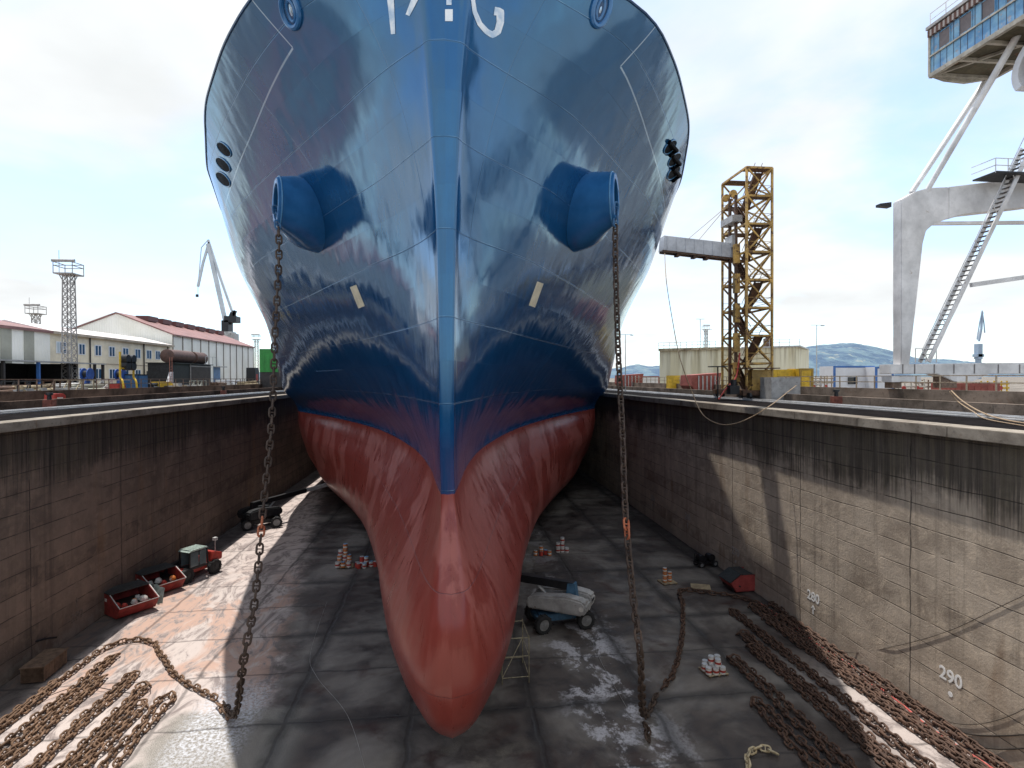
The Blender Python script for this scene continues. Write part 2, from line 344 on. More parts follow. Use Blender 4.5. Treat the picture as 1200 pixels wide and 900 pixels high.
# crane tracks and rails each side
for (sgn, X, lab) in ((1, XR, 'right'), (-1, XL, 'left')):
    b = MB(); x0 = X+sgn*.92; x1 = X+sgn*8.5
    b.quad((x0, YE, QZ+.004), (x1, YE, QZ+.004), (x1, YF, QZ+.004), (x0, YF, QZ+.004))
    struct('track_bed', b, M_track)
    for k, off in enumerate((6.0, 6.9)):
        b = MB(); xx = X+sgn*off
        b.bb(xx-.16, xx+.16, YE+.5, YF, QZ+.008, QZ+.08); b.bb(xx-.09, xx+.09, YE+.5, YF, QZ+.08, QZ+.2)
        single('crane_rail', b, M_rail, '%s crane rail running along the %s quay beside the dock' % (('bright inner', 'bright outer')[k], lab), 'rail')
    # parapets
    b = MB(); xp = X+sgn*8.6; b.bb(xp, xp+sgn*.5, YE, 200, QZ, QZ+.72)
    for q in range(40): b.bb(xp-sgn*.03, xp, YE+5*q, YE+5*q+.06, QZ, QZ+.72)
    single('low_parapet', b, M_par if sgn > 0 else M_parL, 'low stained concrete parapet just behind the rails on the %s quay' % lab, 'wall')
    b = MB(); xp = X+sgn*12.6; b.bb(xp, xp+sgn*.5, YE, 200, QZ, QZ+1.35)
    single('high_parapet', b, M_par if sgn > 0 else M_parL, 'higher concrete wall under the railing on the %s quay' % lab, 'wall')
# railings on the higher walls
M_rl = mat('tan_railing_paint', (.42, .34, .25), .6, 0, .4, 3, .35); M_rr = mat('rusty_brown_railing', (.22, .15, .11), .7, 0, .4, 3, .4)
for (sgn, X, lab, m, y0, y1) in ((1, XR+12.85, 'right', M_rl, 30, 120), (-1, XL-12.85, 'left', M_rr, 32, 150)):
    t = thing('railing', '%s pipe railing along the wall top of the %s quay' % ('tan' if sgn > 0 else 'rusty', lab), 'railing', (X, y0, QZ+1.35))
    b = MB(); [b.bar((0, 0, z), (0, y1-y0, z), .07) for z in (.55, 1.05)]; b.build('rail', m, t)
    pb = MB().bar((0, 0, 0), (0, 0, 1.05), .08); first = None
    for k in range(int((y1-y0)/2.2)):
        if first is None: o = first = pb.build('post', m, t)
        else: o = first.copy(); col.objects.link(o)
        o.parent = t; o.location = (0, k*2.2, 0)

# ---------------------------------------------------------------- painted numbers
M_white = mat('white_marking_paint', (.93, .93, .91), .7, 0, .08, 6)
M_faint = mat('worn_marking_paint', (.17, .14, .12), .8, 0, .6, 5)
def text_mesh(body, size, name, m, parent):
    cu = bpy.data.curves.new('txt', 'FONT'); cu.body = body; cu.size = size; cu.align_x = 'CENTER'; cu.align_y = 'CENTER'
    cu.offset = size*.02; cu.extrude = .004
    o = bpy.data.objects.new('txt', cu); col.objects.link(o); dg = bpy.context.evaluated_depsgraph_get()
    me = bpy.data.meshes.new_from_object(o.evaluated_get(dg)); bpy.data.objects.remove(o)
    me.name = name; me.materials.clear(); me.materials.append(m)
    q = bpy.data.objects.new(name, me); col.objects.link(q); q.parent = parent; return q
for (n, u, v, sz, sym) in (('290', 1114, 794, .85, 'dot'), ('280', 953, 700, .85, 'arrow'), ('270', 862, 647, .85, 'dot'), ('260', 806, 606, .85, 'arrow'), ('250', 765, 584, .85, 'dot')):
    p = atX(u, v, XR); q = text_mesh(n, sz, 'painted_number', M_white if n in ('290', '280') else mat('dusty_marking_paint', (.42, .4, .38), .8, 0, .4, 6), wR)
    q['label'] = 'white painted dock number ' + n
    q.rotation_euler = (R(90), 0, R(-90)); q.location = (-.012, p.y, p.z)
    b = MB()
    if sym == 'dot': b.cyl((-.016, p.y, p.z-.8), (-.008, p.y, p.z-.8), .13, n=14)
    else:
        b.bb(-.016, -.008, p.y-.05, p.y+.05, p.z-1.1, p.z-.65); b.prism([(-.016, p.y-.2, p.z-.75), (-.016, p.y+.2, p.z-.75), (-.016, p.y, p.z-.5)], (.008, 0, 0))
    b.build('painted_mark', q.data.materials[0], wR)
for (n, u, v) in (('290', 90, 722), ('280', 180, 660), ('270', 238, 617)):
    p = atX(u, v, XL); q = text_mesh(n, .8, 'painted_number', M_faint, wL)
    q.rotation_euler = (R(90), 0, R(90)); q.location = (.012, p.y, p.z)
    b = MB(); b.bb(.008, .016, p.y-.05, p.y+.05, p.z+.5, p.z+1.0); b.prism([(.008, p.y-.2, p.z+.95), (.008, p.y+.2, p.z+.95), (.008, p.y, p.z+1.25)], (.008, 0, 0))
    b.build('painted_mark', M_faint, wL)
# ================================================================= the ship
ZP = 12.4
LV = [ # z, stem y, [(y, half breadth)...]
 (1.6, 26.5, [(26.5,0),(27.5,.5),(30,1.1),(34,1.7),(50,4),(60,6.8),(75,11.8),(90,17),(105,19),(130,19.5)]),
 (2.2, 23.6, [(23.6,0),(24.2,.7),(26,1.5),(29,2.0),(34,2.7),(50,5.4),(60,8.4),(75,13.8),(90,18.6),(105,20.6),(130,20.9)]),
 (3.2, 21.5, [(21.5,0),(21.9,.55),(23.5,1.35),(26,2.15),(29,2.7),(34,3.5),(40,4.7),(50,6.9),(60,10.2),(75,15.9),(90,20),(105,21.6),(130,22.6)]),
 (4.6, 20.1, [(20.1,0),(20.4,.6),(21.5,1.22),(24,2.1),(27,2.9),(31,3.65),(35,4.3),(40,5.3),(50,7.7),(60,11),(75,16.9),(90,20.8),(105,22.6),(130,22.6)]),
 (6.2, 19.5, [(19.5,0),(19.8,.7),(20.8,1.4),(23,2.2),(26,2.85),(30,3.65),(35,4.5),(40,5.5),(50,7.8),(60,11.2),(68,14.5),(75,17.4),(84,20.5),(95,22.3),(110,22.6),(130,22.6)]),
 (7.8, 19.6, [(19.6,0),(19.8,.5),(20.8,1.1),(23,1.8),(26,2.3),(30,3.0),(35,3.9),(40,5.0),(50,7.4),(60,11.2),(68,14.9),(75,18.0),(84,21.0),(94,22.5),(110,22.6),(130,22.6)]),
 (9.4, 20.4, [(20.4,0),(20.6,.42),(21.4,.75),(24,1.25),(28,1.9),(34,3.0),(41,4.6),(50,7.0),(60,11.2),(68,15.1),(75,18.4),(83,21.2),(92,22.5),(110,22.6),(130,22.6)]),
 (11.,21.4, [(21.4,0),(21.5,.3),(22,.42),(25,.8),(28,1.2),(34,2.2),(41,3.8),(50,6.4),(60,10.6),(68,14.7),(75,18.2),(82,21.2),(90,22.5),(110,22.6),(130,22.6)]),
 (12.4,21.8,[(21.8,0),(21.9,.24),(22.3,.30),(28,.85),(34,1.72),(41,3.3),(50,6.0),(60.7,10.4),(68,14.0),(75,17.7),(82,21.2),(89,22.5),(110,22.6),(130,22.6)]),
 (15.5,21.9,[(21.9,0),(22.0,.26),(22.4,.33),(28,1.5),(34,3.0),(41,5.3),(50,9.0),(60,13.8),(70,18.9),(78,21.9),(88,22.6),(130,22.6)]),
 (19.,21.9, [(21.9,0),(22.0,.28),(22.4,.37),(28,2.5),(34,4.9),(41,7.9),(50,12.),(60,16.6),(68,20.0),(78,22.2),(88,22.6),(130,22.6)]),
 (22.6,21.8,[(21.8,0),(21.9,.33),(22.3,.46),(28,3.7),(34,6.9),(41,10.4),(50,14.8),(58,17.8),(66,20.2),(78,22.2),(88,22.6),(130,22.6)]),
 (28.,21.2, [(21.2,0),(21.3,.52),(21.7,.82),(26,4.2),(33,8.9),(40,13.4),(47,17.3),(54,19.8),(64,21.4),(78,22.3),(88,22.6),(130,22.6)]),
 (34.,20.6, [(20.6,0),(20.75,.9),(21.3,1.7),(23,4.6),(26,8.8),(29.5,11.5),(33,13.6),(40,17.2),(47,19.8),(54,21.0),(64,21.9),(78,22.5),(88,22.6),(130,22.6)]),
]
zs = [l[0] for l in LV]; y0f = pchip(zs, [l[1] for l in LV])
wl = [pchip([p[0]-l[1] for p in l[2]], [p[1] for p in l[2]]) for l in LV]
for l, k in ((12, .985), (13, .983)): LV[l] = (LV[l][0], LV[l][1], [(p[0], p[1]*(k if p[0] < 60 else 1)) for p in LV[l][2]])
wl = [pchip([p[0]-l[1] for p in l[2]], [p[1] for p in l[2]]) for l in LV]
def hx(eta, z): return pchip(zs, [f(eta) for f in wl])(z)
def ztop(y):
    q = lambda t: min(1, max(0, t))**2*(3-2*min(1, max(0, t)))
    return 34 - .9*q((y-36)/10) - 1.7*q((y-46.5)/5)
etas = [0, .03, .07, .12, .18, .26, .36, .5, .7, 1.0, 1.4, 1.9, 2.5]
e = 3.2
while e < 75: etas.append(e); e += .75 if e < 45 else 1.2
while e < 225: etas.append(e); e += 10
zz = []
NZ = 96
for i in range(NZ+1):
    t = i/NZ; zz.append(1.6 + 32.4*(t**1.12))
cols_ = []
for eta in etas:
    fz = pchip(zs, [f(eta) for f in wl]); row = []
    for z in zz:
        yb = y0f(z)+eta; k = (ztop(yb)-1.6)/32.4; z2 = 1.6+(z-1.6)*k
        row.append((fz(z2), y0f(z2)+eta, z2))
    cols_.append(row)
def sm(t): t = min(1, max(0, t)); return t*t*(3-2*t)
def SK(y, z=34.0): return -.12 + .15*(1-sm((z-8)/6)) + .78*sm((y-21.5)/6)*sm((z-14)/12)*(1-sm((y-34)/28)) + .2*sm((y-30)/40)
hb = MB(); n1 = NZ+1; NE = len(etas)
for sgn in (-1, 1):
    base = len(hb.v); vs = [(sgn*p[0]+SK(p[1], p[2]), p[1], p[2]) for row in cols_ for p in row]
    fs = [(i*n1+j, (i+1)*n1+j, (i+1)*n1+j+1, i*n1+j+1) for i in range(NE-1) for j in range(NZ)]
    hb.add(vs, fs)
    if sgn == -1: continue
L0 = 0; R0 = NE*n1
hb.f += [(L0+i*n1, L0+(i+1)*n1, R0+(i+1)*n1, R0+i*n1) for i in range(NE-1)]              # flat bottom
hb.f += [(L0+(NE-1)*n1+j, L0+(NE-1)*n1+j+1, R0+(NE-1)*n1+j+1, R0+(NE-1)*n1+j) for j in range(NZ)]   # transom

def hull_mat():
    s = NT('ship_hull_paint'); P = s.P; x, y, z = s.sep(P)
    ax = s.math('ABSOLUTE', x)
    big = s.noise(P, .12, 4, .5); med = s.noise(P, .9, 5, .6)
    streak = s.noise(s.vmul(P, (2.2, 2.2, .22)), 1.0, 5, .62); streak2 = s.noise(s.vmul(P, (5, 5, .5)), 1.0, 4, .6)
    blue = s.mix(s.ramp(med, .3, .7), (.003, .046, .135, 1), (.006, .064, .175, 1))
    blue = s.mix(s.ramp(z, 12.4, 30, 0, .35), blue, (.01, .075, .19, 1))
    red = s.mix(s.ramp(streak, .2, .8), (.205, .034, .026, 1), (.25, .044, .033, 1))
    # lap marks and soft reflections put into the red as paler ragged patches
    bl = s.ramp(s.math('ADD', s.noise(s.vmul(P, (1, .6, .45), (4, 0, 0)), .38, 4, .5, .3), s.math('MULTIPLY', s.math('SUBTRACT', streak, .5), .38)), .49, .56)
    bz = s.math('MULTIPLY', s.math('MAXIMUM', s.ramp(z, 6.0, 9.0), s.ramp(y, 32, 42)), s.ramp(z, 11.6, 12.3, 1, .2)); bfl = s.math('MULTIPLY', bl, bz)
    red = s.mix(s.math('MULTIPLY', bfl, .32), red, (.46, .17, .14, 1))
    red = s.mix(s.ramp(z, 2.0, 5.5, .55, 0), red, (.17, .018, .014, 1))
    # lap edge of red against the blue
    jag = s.math('MULTIPLY', s.math('SUBTRACT', s.noise(s.vmul(P, (3, 3, 0)), 1.5, 4), .5), .10)
    f = s.ramp(s.math('ADD', z, jag), ZP-.015, ZP+.015)
    ghost = s.math('MULTIPLY', s.ramp(ax, .4, 1.9, 1, 0), s.ramp(z, ZP, ZP+3.0, .30, 0)); ghost = s.math('MULTIPLY', ghost, s.ramp(streak, .35, .6, .3, 1))  # reflection of the red near the stem put into the blue
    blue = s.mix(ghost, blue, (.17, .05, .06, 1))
    c = s.mix(f, red, blue)
    # plate seams: strakes and butts
    s1 = s.line(z, 3.35, .022, .9); s2 = s.line(y, 8.4, .022, 2.0)
    seam = s.math('MAXIMUM', s1, s.math('MULTIPLY', s2, s.ramp(ax, .7, .9)))
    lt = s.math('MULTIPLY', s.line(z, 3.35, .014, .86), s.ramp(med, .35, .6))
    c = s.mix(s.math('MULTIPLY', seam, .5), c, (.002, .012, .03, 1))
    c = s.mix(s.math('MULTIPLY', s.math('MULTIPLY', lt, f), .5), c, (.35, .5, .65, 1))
    zk = s.math('SUBTRACT', 31.9, s.math('MULTIPLY', s.math('SUBTRACT', y, 27), .10)); ka = s.math('MULTIPLY', s.ramp(s.math('ABSOLUTE', s.math('SUBTRACT', z, zk)), .045, .02, 0, 1), s.ramp(y, 26.9, 26.95)); kb = s.math('MULTIPLY', s.ramp(s.math('ABSOLUTE', s.math('SUBTRACT', y, 26.9)), .04, .015, 0, 1), s.ramp(s.math('SUBTRACT', z, zk), 0, .02)); kn = s.math('MAXIMUM', ka, kb)
    kn = s.math('MAXIMUM', kn, 0.0); c = s.mix(s.math('MULTIPLY', kn, .8), c, (.5, .6, .7, 1))
    wn = s.n('ShaderNodeTexWhiteNoise'); wn.noise_dimensions = '3D'; s.t.links.new(s.comb(s.math('FLOOR', s.math('DIVIDE', s.math('ADD', z, .9+3.35/2), 3.35)), s.math('FLOOR', s.math('DIVIDE', s.math('ADD', y, 2.0+4.2), 8.4)), s.math('SIGN', x)), wn.inputs['Vector']); prnd = wn.outputs['Value']
    c = s.mix(s.math('MULTIPLY', s.math('MULTIPLY', prnd, .35), f), c, (.001, .035, .11, 1))
    # plating waviness gives the brushed, broken reflections
    pw = s.noise(s.vmul(P, (.9, .9, .55)), .5, 2, .45); br = s.noise(s.vmul(P, (2.2, 2.2, .45)), 1.0, 4, .55)
    ry = s.math('SINE', s.math('MULTIPLY', y, 2*math.pi/.84))
    h = s.math('ADD', s.math('MULTIPLY', pw, .85), s.math('MULTIPLY', br, .032)); h = s.math('ADD', h, s.math('MULTIPLY', ry, .004))
    h = s.math('SUBTRACT', h, s.math('MULTIPLY', seam, .06))
    # each plate pulls in a little between its frames
    zc = s.math('FRACT', s.math('DIVIDE', s.math('ADD', z, .9+3.35/2), 3.35)); yc = s.math('FRACT', s.math('DIVIDE', s.math('ADD', y, 2.0+4.2), 8.4))
    dz = s.math('MULTIPLY', s.math('MULTIPLY', zc, s.math('SUBTRACT', 1, zc)), .35); tl = s.math('MULTIPLY', s.math('SUBTRACT', prnd, .5), s.math('ADD', s.math('MULTIPLY', zc, .30), s.math('MULTIPLY', yc, .5))); h = s.math('ADD', s.math('SUBTRACT', h, dz), tl)
    rough = s.mix(f, s.ramp(s.math('ADD', streak, s.math('MULTIPLY', bfl, .25)), .3, .9, .27, .42), s.ramp(streak2, .3, .7, .10, .17))
    s.set(Base_Color=c, Roughness=rough, Normal=s.bump(h, 1.0, .10))
    s.set(IOR=s.math('ADD', s.ramp(f, 0, 1, 1.48, 1.2, False), s.math('MULTIPLY', s.ramp(z, 13.5, 18.5), .98)), Specular_Tint=s.mix(f, (1, 1, 1, 1), (.40, .71, 1, 1)))
    return s.m
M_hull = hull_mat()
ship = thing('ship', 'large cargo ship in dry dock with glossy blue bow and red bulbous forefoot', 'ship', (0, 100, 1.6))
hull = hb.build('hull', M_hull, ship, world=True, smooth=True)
hull.data.set_sharp_from_angle(angle=R(75))
dg = bpy.context.evaluated_depsgraph_get(); bvh = BVHTree.FromObject(hull, dg)
def on_hull(u, v, lift=0.02):
    d = ray(u, v).normalized(); o = CP - Vector(ship.location); hit = bvh.ray_cast(o, d)
    if hit[0] is None: return None, None
    n = hit[1]; n = n if n.dot(d) < 0 else -n
    return hit[0]+Vector(ship.location)+n*lift, n
# deck
M_deck = mat('deck_paint', (.18, .07, .05), .7, 0, .3, .6)
db = MB()
rim = [(r[-1][0]+0, r[-1][1], r[-1][2]) for r in cols_]
dk = []
for row in cols_:
    z = row[-1][2]-1.2; q = [p for p in row if p[2] <= z][-1]; dk.append((max(q[0]-.03, 0), q[1], z))
for a, b_ in zip(dk[6:], dk[7:]):
    db.quad((-a[0]+SK(a[1]), a[1], a[2]), (a[0]+SK(a[1]), a[1], a[2]), (b_[0]+SK(b_[1]), b_[1], b_[2]), (-b_[0]+SK(b_[1]), b_[1], b_[2]))
db.build('deck', M_deck, ship, world=True)
# bulwark cap rail
M_blue = mat('blue_ship_paint', (.006, .05, .14), .25, 0, .2, 1); M_blackop = mat('black_opening', (.002, .003, .006), .6, 0, .1, 1, bump=0); M_blackop.node_tree.nodes['Principled BSDF'].inputs['Specular IOR Level'].default_value = .05
cap = MB()
for sgn in (-1, 1): cap.tube([(sgn*p[0]+SK(p[1]), p[1], p[2]) for p in rim[3:]], .07, 6)
cap.build('cap_rail', M_blue, ship, world=True, smooth=True)
# superstructure far aft (hidden in the view but part of the ship)
sb = MB()
for k in range(6): sb.bb(-18+k*.5, 18-k*.5, 205, 228, 30+k*3.0, 32.8+k*3.0)
sb.build('superstructure', mat('ship_white_paint', (.75, .75, .73), .5, 0, .15, .5), ship, world=True)
# unseen deck crane, added so its boom shades a strip of the right wall
M_cr = mat('cream_crane_paint', (.6, .58, .5), .5, 0, .25, 1)
cb = MB(); cb.cyl((14.2, 47.5, 31), (14.2, 47.5, 36.5), 1.2, n=20); cb.bb(12.9, 15.6, 46, 49.2, 36.5, 39.7); cr = cb.build('added_deck_crane', M_cr, ship, world=True)
cb = MB(); b0 = Vector((14.4, 48.4, 38.5)); b1 = Vector((14.6, 62.0, 88))
for sx in (-1, 1):
    for sy in (-1, 1): cb.bar(b0+Vector((sx*.5, sy*.95, 0)), b1+Vector((sx*.3, sy*.9, 0)), .3)
cb.prism([b0+Vector((0, -1.15, 0)), b0+Vector((0, 1.15, 0)), b1+Vector((0, 1.1, 0)), b1+Vector((0, -1.1, 0))], (.18, 0, 0))
cb.build('boom', M_cr, cr).location = -Vector(ship.location)
# keel blocks
kb = MB(); M_blk = mat('keel_block_timber', (.12, .09, .07), .85, 0, .4, 2)
first = None; ky = 29.0
while ky < 110:
    if first is None:
        b = MB(); b.bb(-.9, .9, -.6, .6, 0, 1.0); b.bb(-.8, .8, -.5, .5, 1.0, 1.35); b.bb(-.7, .7, -.45, .45, 1.35, 1.598)
        o = first = single('keel_block', b, M_blk, 'concrete and timber keel block under the centreline of the ship', 'keel block', 'keel blocks under the ship', bevel=.03)
    else: o = first.copy(); col.objects.link(o)
    o.location = (0, ky, 0); ky += 3.5

# anchor bolsters (hawse pipes): cast mouths standing proud of the flare
M_bol = NT('bolster_blue_paint'); s = M_bol
s.set(Base_Color=s.mix(s.ramp(s.noise(s.P, .9, 4), .3, .7), (.014, .10, .27, 1), (.024, .14, .36, 1)), Roughness=.25, IOR=1.9, Specular_Tint=(.6, .8, 1, 1), Normal=s.bump(s.noise(s.P, 1.2, 3), .5, .06)); M_bol = s.m
M_rim = mat('light_blue_rim', (.07, .22, .42), .2, 0, .2, 2)
def bolster(sgn):
    # outline on the hull and tilted mouth ring
    cu, cv = (361, 251) if sgn < 0 else (683, 248)
    base_c, n = on_hull(cu, cv, 0)
    base_c = base_c
    out = Vector((sgn*.30, -.80, -.10)).normalized()          # direction the trunk leaves the hull
    mu, mv = (323, 236) if sgn < 0 else (722, 232)
    mouth = atY(mu, mv, base_c.y-2.5)
    ax = (mouth-base_c).normalized()
    side = Vector((sgn*.30, 0, .9)).normalized(); a = (side - ax*side.dot(ax)).normalized(); b2 = ax.cross(a)
    mb = MB(); rings = []; N = 36
    # mouth plane leans so that we look at its edge from inboard
    mn = Vector((sgn*.91, -.42, -.05)).normalized(); ma = Vector((0, 0, 1)); mbv = mn.cross(ma).normalized()
    prof = [(-.5, 1.20, 0)] + [(q/12, 1.20-.36*(q/12)**1.3, sm(q/12)) for q in range(12)] + [(1.0, .79, 1.0), (1.02, .72, 1.0), (1.0, .62, 1.0), (.9, .54, 1.0), (.3, .46, .9)]
    vs = []
    for (t, r, k) in prof:
        c = base_c + (mouth-base_c)*t
        e1 = (a*(1-k)+ma*k).normalized(); e2 = (b2*(1-k)+(mbv if mbv.dot(b2) > 0 else -mbv)*k).normalized()
        for j in range(N):
            th = 2*math.pi*j/N
            vs.append(c + e1*(math.cos(th)*r*1.75*(1.0-.10*k)) + e2*(math.sin(th)*r*(1.55-.25*k)))
    fs = [(i*N+j, i*N+(j+1) % N, (i+1)*N+(j+1) % N, (i+1)*N+j) for i in range(len(prof)-1) for j in range(N)]
    mb.add(vs, fs)
    o = mb.build('hawse_pipe', M_bol, ship, world=True, smooth=True)
    k1 = 12*N; q = MB(); q.tube([vs[k1+j] for j in range(N)]+[vs[k1], vs[k1+1]], .045, 7, cap=False); rr = q.build('mouth_rim', M_rim, o, smooth=True); rr.location = -Vector(ship.location)
    q = MB()
    q.add([vs[(len(prof)-2)*N+j] for j in range(N)], [tuple(range(N))])
    h = q.build('hawse_opening', M_blackop, o); h.location = -Vector(ship.location)
    return mouth, o
mL, _ = bolster(-1); mR, _ = bolster(1)
# fairlead and chock openings: raised oval rims following the plating
M_rim = mat('light_blue_rim', (.05, .16, .34), .2, 0, .2, 2)
def oval(u, v, w, h, rot, name='fairlead', rimr=.045, floorm=None, rm=None):
    c, n = on_hull(u, v, .0)
    if c is None: return None
    ring = []; 
    for k in range(24):
        th = 2*math.pi*k/24; du = math.cos(th)*w/2; dv = math.sin(th)*h/2
        U = u + du*math.cos(rot) - dv*math.sin(rot); V = v + du*math.sin(rot) + dv*math.cos(rot)
        p, nn = on_hull(U, V, .03)
        ring.append(p if p is not None else c+n*.03)
    mb = MB(); mb.tube(ring+[ring[0], ring[1]], rimr, 8, cap=False)
    o = mb.build(name, rm or M_rim, ship, world=True, smooth=True)
    q = MB(); cen = sum(ring, Vector((0, 0, 0)))/24
    q.add([p+n*.004 for p in ring]+[cen+n*.05], [(k, (k+1) % 24, 24) for k in range(24)])
    h = q.build('opening', floorm or M_blackop, o); h.location = -Vector(ship.location)
    return o
for (u, v) in ((263, 175), (262, 193), (262, 210)): oval(u, v, 10, 22, R(-42))
for (u, v) in ((785, 172), (790, 187), (789, 202)): oval(u, v, 9, 20, R(40))
M_chr = mat('chock_highlight_metal', (.42, .55, .70), .12, .9, .15, 2)
for (u, v, r) in ((341, 12, R(-14)), (704, 10, R(14))):
    c, n = on_hull(u, v, 0)
    oval(u, v, 19, 42, r, 'panama_chock', .13, M_blue, M_bol); oval(u+(1 if u < 500 else -1), v+1, 8, 25, r, 'chock_highlight', .08, M_chr, M_bol);  # inner oval paints the bright highlight inside the chock
# mooring stuff poking out of the right fairleads
b = MB()
for (u, v) in ((783, 166), (787, 182), (787, 196)):
    c, n = on_hull(u, v, .05); c2, _ = on_hull(u+6, v+9, .25); c3, _ = on_hull(u, v+15, .12); 
    if c and c2 and c3: b.tube([c, c2, c3], .16, 7)
b.build('fairlead_roller', M_blackop, ship, world=True, smooth=True)
# white marks and the bow lettering that reaches into the picture
M_mark = NT('white_hull_lettering'); s = M_mark; s.set(Base_Color=s.mix(s.ramp(s.noise(s.P, 2.5, 5), .3, .75), (.8, .84, .88, 1), (.35, .5, .68, 1)), Roughness=.3); M_mark = s.m
M_cream = mat('cream_patch', (.62, .56, .42), .6, 0, .2, 2)
def stroke(pts, wpx, name='bow_letter', m=None):
    P2 = []
    for i in range(len(pts)-1):
        for k in range(6): t = k/6; P2.append((pts[i][0]*(1-t)+pts[i+1][0]*t, pts[i][1]*(1-t)+pts[i+1][1]*t))
    P2.append(pts[-1]); vs = []
    for i, (u, v) in enumerate(P2):
        a = P2[max(i-1, 0)]; c = P2[min(i+1, len(P2)-1)]; tx, ty = c[0]-a[0], c[1]-a[1]; L = math.hypot(tx, ty); nx, ny = -ty/L, tx/L
        ww = wpx[0] + (wpx[1]-wpx[0])*i/(len(P2)-1) if isinstance(wpx, tuple) else wpx
        for sg in (-1, 1):
            p, n = on_hull(u+nx*sg*ww/2, v+ny*sg*ww/2, .015)
            if p is None: return None
            vs.append(p)
    mb = MB(); mb.add(vs, [(2*i, 2*i+1, 2*i+3, 2*i+2) for i in range(len(P2)-1)])
    return mb.build(name, m or M_mark, ship, world=True)
stroke([(456, -20), (459, 12), (461, 40)], (9, 5)); stroke([(492, -16), (486, 0), (478, 18)], (10, 5)); stroke([(526, -14), (526, 6)], 6); stroke([(526, 11), (526, 25)], 9)
stroke([(553, -16), (554, 0), (556, 14), (562, 28), (570, 37), (577, 41), (583, 37), (586, 26), (586, 14), (579, 13)], (4, 10))
stroke([(414, 335), (424, 360)], 8, 'hull_mark', M_cream); stroke([(633, 331), (623, 359)], 8, 'hull_mark', M_cream)
# thin scribe line round the bulb
# ================================================================= chains
def rustm(name, a, b, rough=.75):
    s = NT(name); oi = s.n('ShaderNodeObjectInfo'); f = s.ramp(s.noise(s.P, 4, 5, .65), .3, .7)
    c = s.mix(f, C3(a), C3(b)); c = s.mix(s.math('MULTIPLY', oi.outputs['Random'], .45), c, C3(tuple(v*.45 for v in a)))
    return s.set(Base_Color=c, Roughness=rough, Metallic=.15, Normal=s.bump(s.noise(s.P, 25, 3), .4, .02))
M_chL = rustm('sunlit_rusty_chain', (.12, .07, .042), (.30, .18, .11)); M_chR = rustm('dark_rusty_chain', (.065, .037, .027), (.16, .09, .06))  # one chain rust in two tones: sunlight put into the left, right darker
M_chH = rustm('brown_hanging_chain', (.05, .034, .027), (.11, .072, .052)); M_chO = rustm('orange_joining_link', (.42, .11, .05), (.55, .2, .1)); M_chW = rustm('pale_yellow_chain', (.55, .43, .25), (.75, .68, .5))
M_chB = rustm('blue_painted_link', (.03, .10, .22), (.06, .17, .33))
LD = .105
def link_mesh(m, nm):
    d = LD; a = 1.28*d; hl = 1.25*d + .45*d   # half straight length so that overall = 6d
    hl = 3*d - d/2 - a; pts = []
    for k in range(9): th = -math.pi/2 + math.pi*k/8; pts.append((hl+a*math.cos(th), a*math.sin(th)))
    for k in range(9): th = math.pi/2 + math.pi*k/8; pts.append((-hl+a*math.cos(th), a*math.sin(th)))
    mb = MB(); n = 7; N = len(pts); vs = []
    for i, p in enumerate(pts):
        q0 = pts[i-1]; q1 = pts[(i+1) % N]; t = Vector((q1[0]-q0[0], q1[1]-q0[1], 0)).normalized(); nr = Vector((t.y, -t.x, 0))
        for k in range(n): th = 2*math.pi*k/n; vs.append(Vector((p[0], p[1], 0)) + nr*(math.cos(th)*d/2) + Vector((0, 0, math.sin(th)*d/2)))
    mb.add(vs, [(i*n+k, i*n+(k+1) % n, ((i+1) % N)*n+(k+1) % n, ((i+1) % N)*n+k) for i in range(N) for k in range(n)])
    mb.tube([(0, -a, 0), (0, -a*.45, 0), (0, a*.45, 0), (0, a, 0)], [d*.42, d*.28, d*.28, d*.42], 6)
    o = mb.build(nm, m, None, smooth=True); me = o.data; bpy.data.objects.remove(o); return me
LINK = {m.name: link_mesh(m, 'link') for m in (M_chL, M_chR, M_chH, M_chO, M_chW, M_chB)}
